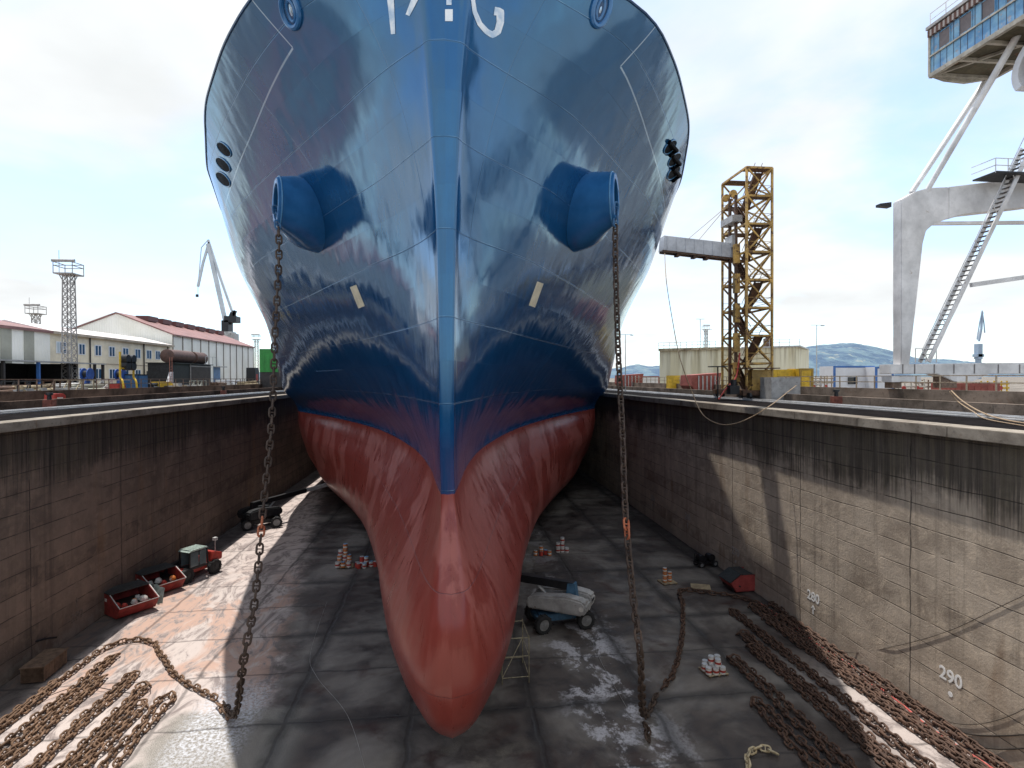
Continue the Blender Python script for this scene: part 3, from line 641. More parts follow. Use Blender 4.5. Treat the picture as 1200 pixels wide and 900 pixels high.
def chain(path, m, label, floor=True, group=None, special=None, pitch=4*LD, roll0=.78, sc=1.0, cat='chain', jit=1.0):
    path = [Vector(p) for p in path]; pts = smooth_path(path, .08); pos = [pts[0]]; acc = 0
    t = thing('anchor_chain', label, cat, tuple(pts[0]), 0, group)
    T = []; need = 0.0; prev = pts[0]; step = pitch*sc
    lens = [0]
    for i in range(1, len(pts)): lens.append(lens[-1]+(pts[i]-pts[i-1]).length)
    n = int(lens[-1]/step); j = 0
    for k in range(n):
        sarc = (k+.5)*step
        while lens[j+1] < sarc: j += 1
        f = (sarc-lens[j])/max(1e-6, lens[j+1]-lens[j]); p = pts[j].lerp(pts[j+1], f)
        a = pts[max(0, j-3)]; b = pts[min(len(pts)-1, j+4)]; T.append((p, (b-a).normalized(), k))
    order = sorted(range(n), key=lambda i: (T[i][0]-CP).length)
    keep = set(order[:100]); rest = MB(); me0 = LINK[m.name]
    for i in range(n):
        p, tg, k = T[i]
        U = Vector((0, 0, 1)) if abs(tg.z) < .8 else Vector((0, -1, 0))
        s_ = tg.cross(U).normalized(); u_ = s_.cross(tg)
        jj = jit if floor else .25
        rl = (roll0 if k % 2 == 0 else roll0+math.pi/2) + random.uniform(-.22, .22)*jj
        yw = random.uniform(-.16, .16)*jj
        M3 = Matrix((tg, s_, u_)).transposed() @ Matrix.Rotation(yw, 3, 'Z') @ Matrix.Rotation(rl, 3, 'X')
        pp = p - Vector(t.location)
        if floor and jj > 0: pp = pp + s_*random.uniform(-.04, .04)
        M4 = Matrix.Translation(pp) @ (M3*sc).to_4x4()
        mm = special.get(k, m) if special else m
        if i in keep:
            o = bpy.data.objects.new('link', LINK[mm.name]); col.objects.link(o); o.parent = t; o.matrix_local = M4
            if mm is not m: o['label'] = mm.name.replace('_', ' ')
        else: rest.add([M4 @ v.co for v in me0.vertices], [tuple(q.vertices) for q in me0.polygons])
    if rest.v: o = rest.build('link', m, t, smooth=True); o['kind'] = 'stuff'
    return t
FZ = .17
def fl_(u, v, z=FZ): p = atZ(u, v, z); return p
hz_l = px(mL); 
# hanging chains: from the hawse mouth, slack curve down to the floor
pL = [mL+Vector((0.0, -.1, -.3)), atY(327, 290, mL.y-.5), atY(322, 400, mL.y-1.2), atY(318, 500, mL.y-2.0), atY(308, 600, mL.y-3.3), atY(299, 700, mL.y-5.2), atY(286, 770, mL.y-7.0)]
endL = fl_(262, 823, .25)
pL += [Vector(((pL[-1].x+endL.x)/2, (pL[-1].y*.45+endL.y*.55), 1.0)), endL]
tail = [fl_(u, v) for (u, v) in ((254, 818), (238, 810), (215, 798), (199, 783), (188, 765), (180, 753), (162, 749), (145, 751), (128, 757), (110, 767), (85, 786), (50, 812), (0, 848), (-60, 890), (-90, 912))]
spL = {k: M_chB for k in range(0, 3)}; spL.update({39: M_chO, 40: M_chO})
chain(pL, M_chH, 'heavy rusty anchor chain hanging from the left hawse pipe', False, 'anchor chains hanging from the bow', spL, roll0=.4)
chain(tail, M_chL, 'rusty chain curving over the pale floor from the foot of the left hanging chain', True)
chain([fl_(u, v) for (u, v) in ((256, 824), (262, 832), (270, 842))], M_chL, 'short dangling chain end below the left hanging chain', True)
pR = [mR+Vector((0.0, -.1, -.3)), atY(721, 285, mR.y-.5), atY(724, 400, mR.y-1.2), atY(729, 500, mR.y-2.0), atY(733, 600, mR.y-3.2), atY(742, 700, mR.y-5.0), atY(750, 765, mR.y-6.6)]
endR = fl_(770, 812, .25)
pR += [Vector(((pR[-1].x+endR.x)/2-.15, (pR[-1].y*.45+endR.y*.55), .95)), endR]
spR = {k: M_chB for k in range(0, 3)}; spR.update({38: M_chO, 39: M_chO})
chain(pR, M_chH, 'heavy rusty anchor chain hanging from the right hawse pipe', False, 'anchor chains hanging from the bow', spR, roll0=.4)
tailR = [fl_(u, v) for (u, v) in ((776, 806), (788, 790), (796, 765), (800, 735), (800, 708), (796, 694), (806, 691), (830, 694), (860, 698), (890, 708), (912, 722), (940, 742), (985, 778), (1040, 818), (1100, 862), (1165, 908), (1200, 935))]
chain(tailR, M_chR, 'dark chain looping from the right hanging chain to the strands along the right wall', True)
chain([fl_(u, v) for (u, v) in ((757, 848), (759, 862), (760, 873))], M_chH, 'single short chain end lying on the white spill', True)
def U_loop(top, half, y_end, m, label, group, dx=0.0, single_=False):
    x, y = top.x, top.y; pts = []
    wob = lambda: random.uniform(-.10, .10)
    n = 8
    L_ = [(x-half+dx*(y-yy)+wob(), yy) for yy in [y_end + (y-half-y_end)*k/n for k in range(n+1)]]
    R_ = [(x+half+dx*(y-yy)+wob(), yy) for yy in [y_end + (y-half-y_end)*k/n for k in range(n+1)]]
    if single_: pts = L_+[(x, y)]
    else: pts = L_ + [(x, y+random.uniform(-.1, .15))] + R_[::-1]
    return chain([(p[0], p[1], FZ) for p in pts], m, label, True, group)
GL = 'rusty chains laid out on the left floor'; GR = 'dark chains laid out on the right floor'
words9 = ['first', 'second', 'third', 'fifth', 'sixth', 'seventh', 'fourth', 'eighth', 'ninth']
words = ['first', 'second', 'third', 'fourth', 'fifth', 'sixth', 'seventh']
for k, (u, v, hf) in enumerate(((134, 769, .21), (120, 794, .19), (158, 788, .20), (172, 801, .22), (168, 823, .20), (199, 815, .24), (66, 800, .19))):
    U_loop(fl_(u, v), hf, 23.0, M_chL, '%s rusty chain from the left wall in the sunlit rows at lower left' % words[(k+1) % 7], GL)
for k, (u, v, hf, ye) in enumerate(((884, 820, .26, 22.3), (857, 768, .24, 22), (880, 755, .22, 21.5), (857, 715, .21, 21), (882, 709, .21, 20.5), (869, 741, .2, 21.4), (896, 722, .2, 21), (905, 707, .2, 20.5), (918, 722, .2, 20.6))):
    U_loop(fl_(u, v), hf, ye, M_chR, '%s dark chain of the rows at lower right, counted from the ship side' % words9[k], GR, dx=.02)
chain([fl_(u, v) for (u, v) in ((880, 912), (876, 900), (878, 884), (890, 876), (905, 880), (916, 888))], M_chW, 'short pale yellow chain curled at the bottom edge beside the dark rows', True, sc=.85)
# ================================================================= things on the dock floor
M_redskip = mat('skip_red_paint', (.30, .035, .03), .6, 0, .45, 1.6, .25, bump=.3)
M_skdark = mat('skip_lid_dark_steel', (.045, .05, .052), .55, .2, .4, 1.5)
M_inside = mat('skip_inside', (.03, .02, .018), .8, 0, .4, 2)
M_lid = mat('pale_grey_lid', (.50, .50, .49), .55, 0, .25, 2)
M_tyre = mat('tyre_rubber', (.02, .02, .021), .85, 0, .3, 4, bump=.4)
M_rim2 = mat('wheel_rim_grey', (.25, .25, .25), .5, .3, .3, 4)
M_grey = mat('lift_grey_paint', (.38, .37, .36), .5, 0, .3, 1.6, .18)
M_lblue = mat('lift_blue_paint', (.06, .15, .25), .5, 0, .35, 2, .15)
M_dk = mat('dark_steel', (.03, .032, .036), .5, .4, .4, 3)
M_black = mat('black_machine_paint', (.015, .015, .017), .45, .1, .3, 3)
M_glass = mat('dark_glass', (.01, .015, .02), .08, 0, .1, 1, bump=0)
M_wood = mat('weathered_timber', (.17, .11, .075), .85, 0, .45, 3, bump=.5)
M_woodl = mat('pale_pallet_timber', (.42, .34, .22), .85, 0, .35, 3, bump=.4)
M_yel = mat('yellow_paint', (.68, .44, .03), .55, 0, .3, 2, .2)
M_orange = mat('orange_paint', (.65, .2, .04), .5, 0, .3, 3)
M_redc = mat('bright_red_paint', (.45, .05, .035), .5, 0, .3, 3, .1)
M_tinw = mat('white_paint_tin', (.68, .66, .62), .4, 0, .2, 8)
M_tinl = mat('tin_lid_metal', (.62, .64, .66), .35, .5, .2, 8)
M_bluelid = mat('blue_tin_lid', (.18, .35, .55), .4, 0, .2, 8)
def skip(name, loc, rz, label, lid_open, fill, sc=1.0, red=M_redskip):
    """chain-lift skip: sloping ends, roofed back part with flap lids"""
    t = thing(name, label, 'skip', loc, rz, 'red skips on the dock floor'); L, W, H = 3.3*sc, 1.75*sc, 1.25*sc
    b = MB(); e = .07
    # tapered tub with open mouth, walls as thick plates
    lo = [(-L*.30, -W*.5), (L*.30, -W*.5), (L*.30, W*.5), (-L*.30, W*.5)]; hi = [(-L*.44, -W*.5), (L*.44, -W*.5), (L*.44, W*.5), (-L*.44, W*.5)]
    for i in range(4):
        j = (i+1) % 4
        p = [Vector((*lo[i], .1)), Vector((*lo[j], .1)), Vector((*hi[j], H*.62)), Vector((*hi[i], H*.62))]
        nn = (p[1]-p[0]).cross(p[3]-p[0]).normalized(); b.prism(p, -nn*e)
    b.prism([(*q, .1) for q in lo], (0, 0, .06)); b.build('tub', red, t, bevel=.01)
    # gable side plates
    for sy in (-1, 1):
        g2 = MB(); g2.prism([(-L*.44, sy*(W*.5), H*.62), (L*.44, sy*W*.5, H*.62), (L*.30, sy*W*.5, H*1.12), (-L*.16, sy*W*.5, H*1.12)], (0, -sy*e, 0)); g2.build('side_plate', red, t)
    b = MB(); b.bb(-L*.16, L*.12, -W*.52, W*.52, H*1.12, H*1.17); b.build('roof_plate', M_skdark, t)
    b = MB(); b.prism([(L*.12, -W*.52, H*1.13), (L*.12, W*.52, H*1.13), (L*.46, W*.52, H*.64), (L*.46, -W*.52, H*.64)], (.02, 0, .04)); b.build('lid', M_skdark, t)
    b = MB()
    if lid_open: b.prism([(-L*.16, -W*.5, H*1.14), (-L*.16, W*.5, H*1.14), (-L*.62, W*.5, H*1.05), (-L*.62, -W*.5, H*1.05)], (0, 0, .05))
    else: b.prism([(-L*.18, -W*.5, H*1.14), (-L*.18, W*.5, H*1.14), (-L*.46, W*.5, H*.66), (-L*.46, -W*.5, H*.66)], (0, 0, .05))
    b.build('lid', M_lid if lid_open else M_skdark, t)
    for sx in (-1, 1):
        for sy in (-1, 1):
            q = MB(); q.cyl((sx*L*.22, sy*(W*.5+.0), H*.45), (sx*L*.22, sy*(W*.5+.12), H*.45), .06); q.build('lifting_pin', M_dk, t)
    b = MB(); b.bb(-L*.28, L*.28, -W*.35, -W*.25, 0, .1); b.bb(-L*.28, L*.28, W*.25, W*.35, 0, .1); b.build('skid', M_dk, t)
    b = MB(); b.bb(-L*.36, L*.36, -W*.44, W*.44, .2, H*.45); b.build('interior_shadow_fill', M_inside, t)
    return t
# left skips seen mouth towards camera: rotate so the lid side is across
def openskip(loc, rz, label, bag, sc=1.0):
    """enclosed skip with big square mouth on its sloping front"""
    t = thing('skip', label, 'skip', loc, rz, 'red skips on the dock floor'); L, W, H = 2.7*sc, 2.6*sc, 1.6*sc
    A = [(-L*.5, .95), (-L*.5, H), (L*.08, H), (L*.60, H*.58), (L*.40, .12), (-L*.38, .12)]      # side profile x,z
    for sy in (-1, 1):
        b = MB(); b.prism([(x, sy*W/2, z) for x, z in A], (0, -sy*.06, 0)); b.build('side_plate', M_redskip, t)
    b = MB(); b.bb(-L*.5, L*.08, -W/2-.03, W/2+.03, H, H+.06); b.build('roof_plate', M_skdark, t)
    b = MB()
    for (p, q) in ((A[0], A[1]), (A[5], A[0]), (A[4], A[5]), (A[3], A[4])):
        p_, q_ = Vector((p[0], 0, p[1])), Vector((q[0], 0, q[1])); b.prism([(p[0], -W/2+.06, p[1]), (p[0], W/2-.06, p[1]), (q[0], W/2-.06, q[1]), (q[0], -W/2+.06, q[1])], (.0, 0, .05))
    b.build('tub', M_redskip, t)
    b = MB(); rim = [(L*.08, -W/2, H), (L*.60, -W/2, H*.58), (L*.60, W/2, H*.58), (L*.08, W/2, H)]
    for i in range(3): b.bar(rim[i], rim[(i+1) % 4], .05)
    b.build('mouth_frame', M_lid, t)
    b = MB(); b.bb(-L*.42, L*.38, -W*.46, W*.46, .2, H*.42); b.build('interior_fill', M_inside, t)
    for i in range(7):
        b = MB(); r = random.uniform(.16, .3); c = (random.uniform(-.1, L*.34), random.uniform(-W*.38, W*.38), H*.42+r*.5)
        b.tube([(c[0], c[1], c[2]-r*.7), (c[0], c[1], c[2]-r*.2), (c[0]+.05, c[1], c[2]+r*.5), (c[0]+.1, c[1]+.05, c[2]+r*.8)], [r*.6, r, r*.8, r*.2], 7)
        b.build('rubbish_bag', (M_tinw, M_redc, M_tinw, M_orange, M_lid, M_tinw, M_redc)[i], t, smooth=True)
    b = MB(); b.box((-L*.15, W/2+.005, H*.72), (.28, .015, .22)); b.box((-L*.15, -W/2-.005, H*.72), (.28, .015, .22)); b.build('label_plate', M_tinw, t)
    return t
p = fl_(151, 716, 0); openskip((p.x, p.y, 0), R(-38), 'nearest red skip by the left wall, full of rubbish', False)
p = fl_(187, 692, 0); t2 = openskip((p.x-.1, p.y, 0), R(-36), 'red skip between the nearest skip and the telehandler, with a draped sheet', True)
# grey plastic sheet hanging out of the second skip
p2 = fl_(178, 706, 0); b = MB(); vs = []
for i in range(9):
    for j in range(9):
        a = i/8; c = j/8
        vs.append((p2.x-.35+a*1.3, p2.y+.35-a*.5-c*.35+.12*math.sin(a*14), .03+1.45*(1-c)**.8*(1-.25*a)+.05*math.sin(a*17+c*5)))
b.add(vs, [(i*9+j, i*9+j+1, (i+1)*9+j+1, (i+1)*9+j) for i in range(8) for j in range(8)])
single('plastic_sheet', b, mat('grey_green_sheet', (.25, .31, .29), .4, 0, .35, 3), 'grey green plastic sheet hanging over the front of the middle skip', 'sheet', smooth=True)
# right skip
p = fl_(869, 692, 0); skip('skip', (p.x+.2, p.y+.4, 0), R(4), 'red skip with dark lids near the right wall', False, 0, 1.0, mat('rosy_skip_paint', (.36, .06, .055), .6, 0, .3, 1.6, .15))

def wheel(parent, c, r, w, axis='y', rimm=M_rim2, steer=0.0):
    b = MB(); N = 22; prof = [(-w/2, r*.62), (-w/2, r*.9), (-w*.38, r), (w*.38, r), (w/2, r*.9), (w/2, r*.62)]; vs = []
    for (a, rr) in prof:
        for k in range(N): th = 2*math.pi*k/N; vs.append((rr*math.cos(th), a, rr*math.sin(th)))
    b.add(vs, [(i*N+k, i*N+(k+1) % N, (i+1)*N+(k+1) % N, (i+1)*N+k) for i in range(5) for k in range(N)])
    for k in range(N//2):
        th = 4*math.pi*k/N; b.box((r*1.0*math.cos(th), 0, r*1.0*math.sin(th)), (.09, w*.9, .06), ry=-th)
    o = b.build('wheel', M_tyre, parent, smooth=True); o.location = c; o.rotation_euler = (0, 0, steer)
    q = MB(); q.cyl((0, -w*.40, 0), (0, w*.40, 0), r*.62, n=18); q.cyl((0, -w*.5, 0), (0, w*.5, 0), r*.22, n=12); q.build('rim', rimm, o)
    return o
def boom_lift(loc, rz, label, m_body, m_ch, m_boom, slew, L, el):
    """telescopic boom lift; chassis along local x, superstructure slewed by slew, boom pointing -x of the slewed frame"""
    t = thing('boom_lift', label, 'boom lift', loc, rz)
    b = MB(); b.bb(-1.5, 1.5, -.6, .6, .5, .95); b.bb(-1.75, -1.2, -.95, .95, .5, .8); b.bb(1.2, 1.75, -.95, .95, .5, .8); b.cyl((0, 0, .9), (0, 0, 1.25), .55); b.build('chassis', m_ch, t, bevel=.04)
    for sx in (-1, 1):
        for sy in (-1, 1): wheel(t, (sx*1.5, sy*1.15, .6), .6, .45, steer=R(14)*(sx < 0))
    M = Matrix.Rotation(slew, 4, 'Z')
    def place(mb): mb.v = [M @ v for v in mb.v]; return mb
    b = MB()      # rounded counterweight and engine cowl
    prof = [(-1.9, 1.25), (2.0, 1.25), (2.25, 1.5), (2.25, 2.0), (2.0, 2.25), (.9, 2.38), (-1.6, 2.1), (-1.95, 1.85)]
    for (y0, y1) in ((.32, 1.25), (-1.25, -.32)): b.prism([(x, y0, z) for x, z in prof], (0, y1-y0, 0))
    b.bb(.6, 2.2, -.34, .34, 1.26, 1.95); place(b).build('counterweight_body', m_body, t, bevel=.12)
    b = MB(); b.bb(-1.9, .6, -.3, .3, 1.2, 1.5); place(b).build('turntable', m_ch, t)
    b = MB(); b.prism([(.55, -.3, 1.9), (1.35, -.3, 1.9), (1.2, -.3, 3.0), (.7, -.3, 2.95)], (0, .6, 0)); place(b).build('boom_pivot', m_ch, t, bevel=.03)
    b = MB(); P0 = Vector((1.1, 0, 2.75)); D = Vector((-math.cos(el), 0, math.sin(el)))
    b.bar(P0, P0+D*L*.55, .46, .52); place(b).build('boom', m_boom, t, bevel=.02)
    b = MB(); b.bar(P0+D*L*.55, P0+D*L*.85, .34, .40); b.bar(P0+D*L*.85, P0+D*L, .22, .26); place(b).build('inner_boom', M_lid, t)
    b = MB(); E = P0+D*L; x, y, z = E
    for zz_ in (z-.3, z+.3, z+.8):
        c4 = [(x-.05, -1.1, zz_), (x-.95, -1.1, zz_), (x-.95, 1.1, zz_), (x-.05, 1.1, zz_)]
        for i in range(4): b.bar(c4[i], c4[(i+1) % 4], .05)
    for i in range(4): b.bar((c4[i][0], c4[i][1], z-.3), (c4[i][0], c4[i][1], z+.8), .05)
    b.bb(x-.95, x-.05, -1.1, 1.1, z-.36, z-.32); place(b).build('basket', M_dk, t)
    b = MB(); b.cyl(P0+D*L*.22+Vector((0, 0, -.2)), Vector((-.6, 0, 1.6)), .1); place(b).build('lift_cylinder', M_lid, t)
    b = MB(); b.box((2.262, .55, 1.85), (.01, .55, .16)); place(b).build('maker_plate', M_dk, t)
    b = MB(); b.cyl((1.95, -1.262, 1.75), (1.95, -1.252, 1.75), .16); place(b).build('round_sticker', M_tinw, t)
    return t
p = fl_(655, 731, 0)
boom_lift((p.x, p.y, 0), R(8), 'grey and blue boom lift parked at the right of the bulb', M_grey, M_lblue, M_black, R(-38), 12.5, R(1))
p = fl_(313, 617, 0)
boom_lift((p.x-.6, p.y, 0), R(20), 'dark boom lift by the left wall with its boom over the sunlit floor', M_dk, M_black, M_black, R(212), 13.0, R(3))
# telehandler
def telehandler(loc, rz, label):
    t = thing('telehandler', label, 'telehandler', loc, rz)       # forks towards -x
    for sx in (-1, 1):
        for sy in (-1, 1): wheel(t, (sx*1.35, sy*.95, .6), .6, .42, rimm=M_dk)
    b = MB(); b.bb(-1.7, 1.9, -.6, .6, .55, 1.05); b.bb(-.2, 2.1, .15, .95, 1.05, 1.55); b.build('chassis', M_redc, t, bevel=.05)
    b = MB(); b.prism([(1.0, -.9, 1.05), (2.2, -.9, 1.05), (2.25, -.9, 1.6), (1.1, -.9, 1.95)], (0, 1.8, 0)); b.build('engine_cover', M_redc, t, bevel=.06)
    c = MB()
    for x in (-1.0, .75):
        for y in (-.9, .25): c.bar((x, y, 1.0), (x+.12*(x > 0)*-1, y, 2.45), .09)
    c.bb(-1.0, .7, -.92, .27, .95, 1.1); cab = c.build('cab', M_black, t)
    for (a_, b_) in (((-.9, -.88, 1.15), (-.15, -.88, 2.35)), ((-.05, -.88, 1.15), (.6, -.88, 2.35)), ((-.9, .2, 1.15), (.6, .2, 2.35))):
        q = MB(); q.bb(a_[0], b_[0], a_[1], a_[1]+.03, a_[2], b_[2]); q.build('window', mat('greyish_cab_glass', (.12, .15, .16), .1, 0, .2, 2, bump=0), cab)
    q = MB(); q.bb(-.4, .1, -.5, -.1, 1.1, 1.55); q.bb(.0, .12, -.5, -.1, 1.5, 2.0); q.build('seat', M_black, cab)
    q = MB(); q.prism([(-1.1, -.98, 2.45), (.75, -.98, 2.45), (.6, -.98, 2.58), (-.9, -.98, 2.58)], (0, 1.3, 0))
    for k in range(6): q.bb(-.95+k*.27, -.85+k*.27, -.9, .25, 2.575, 2.62)
    q.build('cab_roof', mat('pale_green_roof_grille', (.36, .44, .40), .45, 0, .3, 6), cab)
    b = MB(); b.bar((1.5, .6, 1.9), (-1.7, .6, 1.25), .3, .34); b.bar((-1.7, .6, 1.25), (-2.2, .6, .7), .24); b.build('boom', M_dk, t)
    b = MB(); b.bb(-2.3, -2.2, -.6, .9, .25, 1.0); f = b.build('fork_carriage', M_dk, t)
    for y in (-.35, .6): q = MB(); q.bb(-3.4, -2.2, y-.06, y+.06, .2, .27); q.build('fork', M_dk, f)
    q = MB(); q.cyl((1.9, -.4, 1.7), (1.9, -.4, 2.9), .03); q.box((1.9, -.4, 2.8), (.3, .3, .25)); q.build('beacon_mast', M_lid, t)
    return t
p = fl_(226, 676, 0); telehandler((p.x, p.y, 0), R(62), 'red telehandler with black cab parked behind the left skips')
# timber crate by the left wall
p = fl_(52, 792, 0); t = thing('timber_crate', 'brown timber crate at the foot of the left wall', 'crate', (p.x-.1, p.y+.2, 0), R(4))
b = MB(); b.bb(-.55, .55, -1.1, 1.1, .12, .85); b.build('body', M_wood, t)
for k in range(5): q = MB(); q.bb(-.58, .58, -1.1+k*.5, -.98+k*.5, .10, .89); q.build('batten', M_wood, t)
b = MB(); b.bb(-.62, .62, -1.16, 1.16, .89, .95); b.build('lid', M_wood, t)
p = fl_(48, 775, 0); b = MB(); b.tube(smooth_path([(p.x-.5, p.y-.9, 1.0), (p.x-.3, p.y-.3, 1.25), (p.x, p.y+.3, 1.2), (p.x+.3, p.y+.9, 1.02)]), .06, 6)
single('cable_bundle', b, M_black, 'black cable bundle lying on the timber crate', 'cable', smooth=True)
# paint tins
def tins(u, v, rows, label, group, colors, pal=True, r=.17, h=.36, stack=1):
    p = fl_(u, v, 0); n = len(rows)
    if pal:
        t = thing('pallet', 'small pallet under the %s' % group, 'pallet', (p.x, p.y, 0), R(8))
        b = MB(); [b.bb(-.62, .62, y-.05, y+.05, .10, .13) for y in (-.5, -.3, -.1, .1, .3, .5)]; b.build('deck_board', M_woodl, t)
        b = MB(); [b.bb(x-.05, x+.05, -.55, .55, .0, .10) for x in (-.55, 0, .55)]; b.build('runner', M_wood, t)
    z0 = .132 if pal else 0.0; protos = {}
    i = 0
    for (dx, dy, lv) in rows:
        cw = colors[i % len(colors)]; i += 1
        if cw not in protos:
            t = thing('paint_tin', label, 'paint tin', (0, 0, 0), 0, group)
            b = MB(); b.cyl((0, 0, 0), (0, 0, h), r, n=16); b.build('can', cw, t, smooth=True)
            b = MB(); b.cyl((0, 0, h*.30), (0, 0, h*.62), r+.004, n=16); b.build('band', M_redc if cw is not M_orange else M_tinw, t)
            b = MB(); b.cyl((0, 0, h), (0, 0, h+.025), r*.94, n=16); b.build('lid', M_tinl if i % 2 else M_bluelid, t)
            protos[cw] = t; o = t
        else: o = copy_tree(protos[cw])
        o.location = (p.x+dx, p.y+dy, z0+lv*(h+.027)); o.rotation_euler = (0, 0, random.uniform(0, 6))
tins(836, 788, [(-.45, -.35, 0), (-.05, -.4, 0), (.35, -.4, 0), (-.5, .05, 0), (-.1, .02, 0), (.32, 0, 0), (-.3, .42, 0), (.1, .42, 0), (-.08, .12, 1), (.3, .15, 1), (.15, -.25, 1)], 'white and red paint tin on the pallet between the dark chain loop and rows', 'tins stacked by the right chain loop', [M_tinw])
tins(782, 683, [(-.25, -.1, 0), (.2, 0, 0), (-.25, -.1, 1), (.2, 0, 1), (-.25, -.1, 2), (.1, .35, 0)], 'orange paint tin in the two short stacks left of the right skip', 'orange tins left of the right skip', [M_orange])
tins(641, 650, [(-1.1, 0, 0), (-.6, -.2, 0), (-.6, -.2, 1), (-.1, .1, 0), (.2, -.2, 0)], 'orange paint tin standing beyond the grey boom lift', 'orange tins beyond the boom lift', [M_orange, M_redc], False, .2, .42)
tins(655, 647, [(-.1, 0, 0), (-.1, 0, 1), (.35, .05, 0), (.35, .05, 1), (.35, .05, 2), (.75, -.1, 0)], 'white paint drum in the stack beyond the grey boom lift', 'white drums beyond the boom lift', [M_tinw], False, .2, .45)
tins(406, 664, [(-.6, 0, 0), (-.15, .1, 0), (.25, 0, 0), (-.6, 0, 1), (-.15, .1, 1), (.25, 0, 1), (-.5, 0, 2), (-.1, .1, 2), (-.7, -.45, 0), (-.2, -.5, 0), (.3, -.5, 0), (-.1, .1, 3)], 'white paint drum in the taller stack left of the bulb', 'taller drum stack left of the bulb', [M_tinw, M_orange], True, .2, .45)
tins(424, 664, [(-.4, 0, 0), (0, .1, 0), (.4, 0, 0), (.8, .1, 0), (-.2, -.4, 0), (.3, -.4, 0), (0, .1, 1), (.4, 0, 1), (1.2, 0, 0)], 'red and white paint tin in the low group touching the left side of the bulb', 'low tin group left of the bulb', [M_redc, M_tinw], False, .2, .42)
# flat pallet, small pump set
p = fl_(821, 689, 0); t = thing('pallet', 'empty pale pallet lying between the orange tins and the right skip', 'pallet', (p.x, p.y, 0), R(-20))
b = MB(); [b.bb(-.75, .75, y-.08, y+.08, .10, .14) for y in (-.45, -.22, 0, .22, .45)]; b.build('deck_board', M_woodl, t); b = MB(); [b.bb(x-.06, x+.06, -.5, .5, 0, .1) for x in (-.6, 0, .6)]; b.build('runner', M_wood, t)
p = fl_(827, 663, 0); t = thing('pump_set', 'black wheeled pump set behind the right skip', 'pump', (p.x, p.y, 0), R(10))
b = MB(); b.bb(-.9, .9, -.4, .4, .3, .42); b.build('frame', M_black, t, bevel=.02)
for x in (-.5, .45): q = MB(); q.cyl((x, -.3, .75), (x, .35, .75), .32); q.build('motor', M_black, t)
for x in (-.7, .7):
    for y in (-.42, .42): wheel(t, (x, y, .25), .25, .12)
b = MB(); [b.bar((-.9, y, .4), (-.9, y, 1.15), .05) for y in (-.35, .35)]; b.bar((-.9, -.35, 1.15), (-.9, .35, 1.15), .05); b.build('handle', M_dk, t)
# scaffold tower beside the bulb
p = fl_(604, 800, 0); t = thing('scaffold', 'light scaffold frame standing against the right of the bulb', 'scaffold', (p.x, p.y, 0), R(2))
M_sc = mat('dull_yellow_scaffold_tube', (.34, .30, .20), .5, .2, .4, 5, .3)
for x in (-.75, .75):
    for y in (-.1, 2.1): q = MB(); q.cyl((x, y, 0), (x, y, 4.3 if x < 0 else 2.6), .028, n=8); q.build('upright', M_sc, t)
for z in (.35, 1.5, 2.5): q = MB(); [q.cyl((-.75, y, z), (.75, y, z), .025, n=8) for y in (-.1, 2.1)]; [q.cyl((x, -.1, z), (x, 2.1, z), .025, n=8) for x in (-.75, .75)]; q.build('ledger', M_sc, t)
q = MB(); q.cyl((-.75, -.1, .35), (.75, 2.1, 1.5), .022, n=8); q.build('brace', M_sc, t)
# hoses and cables
M_hose = mat('pinkish_red_hose', (.55, .13, .11), .5, 0, .2, 5); M_cab = mat('dark_cable', (.03, .025, .022), .6, 0, .2, 5); M_wire = mat('tan_wire_rope', (.38, .27, .17), .6, 0, .3, 6)
def cable(pts, r, m, name, label, cat, step=.3, n=6): b = MB(); b.tube(smooth_path(pts, step), r, n); return single(name, b, m, label, cat, smooth=True)
def wobble(y0, y1, x, amp, z=.05, st=1.5): 
    out = []; y = y0
    while y > y1: out.append((x+random.uniform(-amp, amp), y, z)); y -= st
    return out
cable(wobble(40, 20, XR-.75, .22, .05), .045, M_hose, 'air_hose', 'thin pink air hose along the foot of the right wall, nearest the wall', 'hose')
cable(wobble(38, 20, XR-1.15, .28, .05, 1.9), .045, M_hose, 'air_hose', 'pink air hose beside the right rows of chain', 'hose')
cable([(XR-1.6, 36, .05), (XR-1.2, 33, .2), atX(1000, 765, XR-.05), atX(1050, 757, XR-.04), atX(1110, 740, XR-.035), atX(1170, 712, XR-.035), atX(1240, 675, XR-.035), atX(1330, 600, XR-.035)], .013, M_cab, 'slack_cable', 'thin cable slanting up across the right wall', 'cable')
cable([atX(1085, 828, XR-.05), atX(1110, 845, XR-.035), atX(1140, 849, XR-.035), atX(1175, 842, XR-.035), atX(1215, 822, XR-.035), atX(1290, 770, XR-.035)], .013, M_cab, 'slack_cable', 'thin cable hanging in a low curve on the right wall', 'cable')
cable([atX(1105, 850, XR-.1), atX(1140, 861, XR-.035), atX(1200, 861, XR-.035), atX(1280, 850, XR-.035)], .03, M_cab, 'slack_cable', 'thick dark cable across the bottom of the right wall', 'cable')
cable([atX(1150, 876, XR-.1), atX(1180, 878, XR-.035), atX(1240, 874, XR-.035)], .03, M_cab, 'slack_cable', 'lowest dark cable at the foot of the right wall', 'cable')
cable([(-3.6, 24.5, .02), (-5.2, 29, .02), (-7.6, 33, .02), (-8.6, 36, .02), (-9.3, 44, .02)], .009, M_grey, 'thin_line', 'thin pale line on the shaded floor left of the bulb', 'rope')
p = atZ(700, 770, .02); cable([atZ(690, 742, .03), atZ(702, 770, .03), atZ(712, 790, .03), atZ(735, 830, .03)], .012, M_grey, 'thin_line', 'thin pale line trailing from the grey boom lift', 'rope')
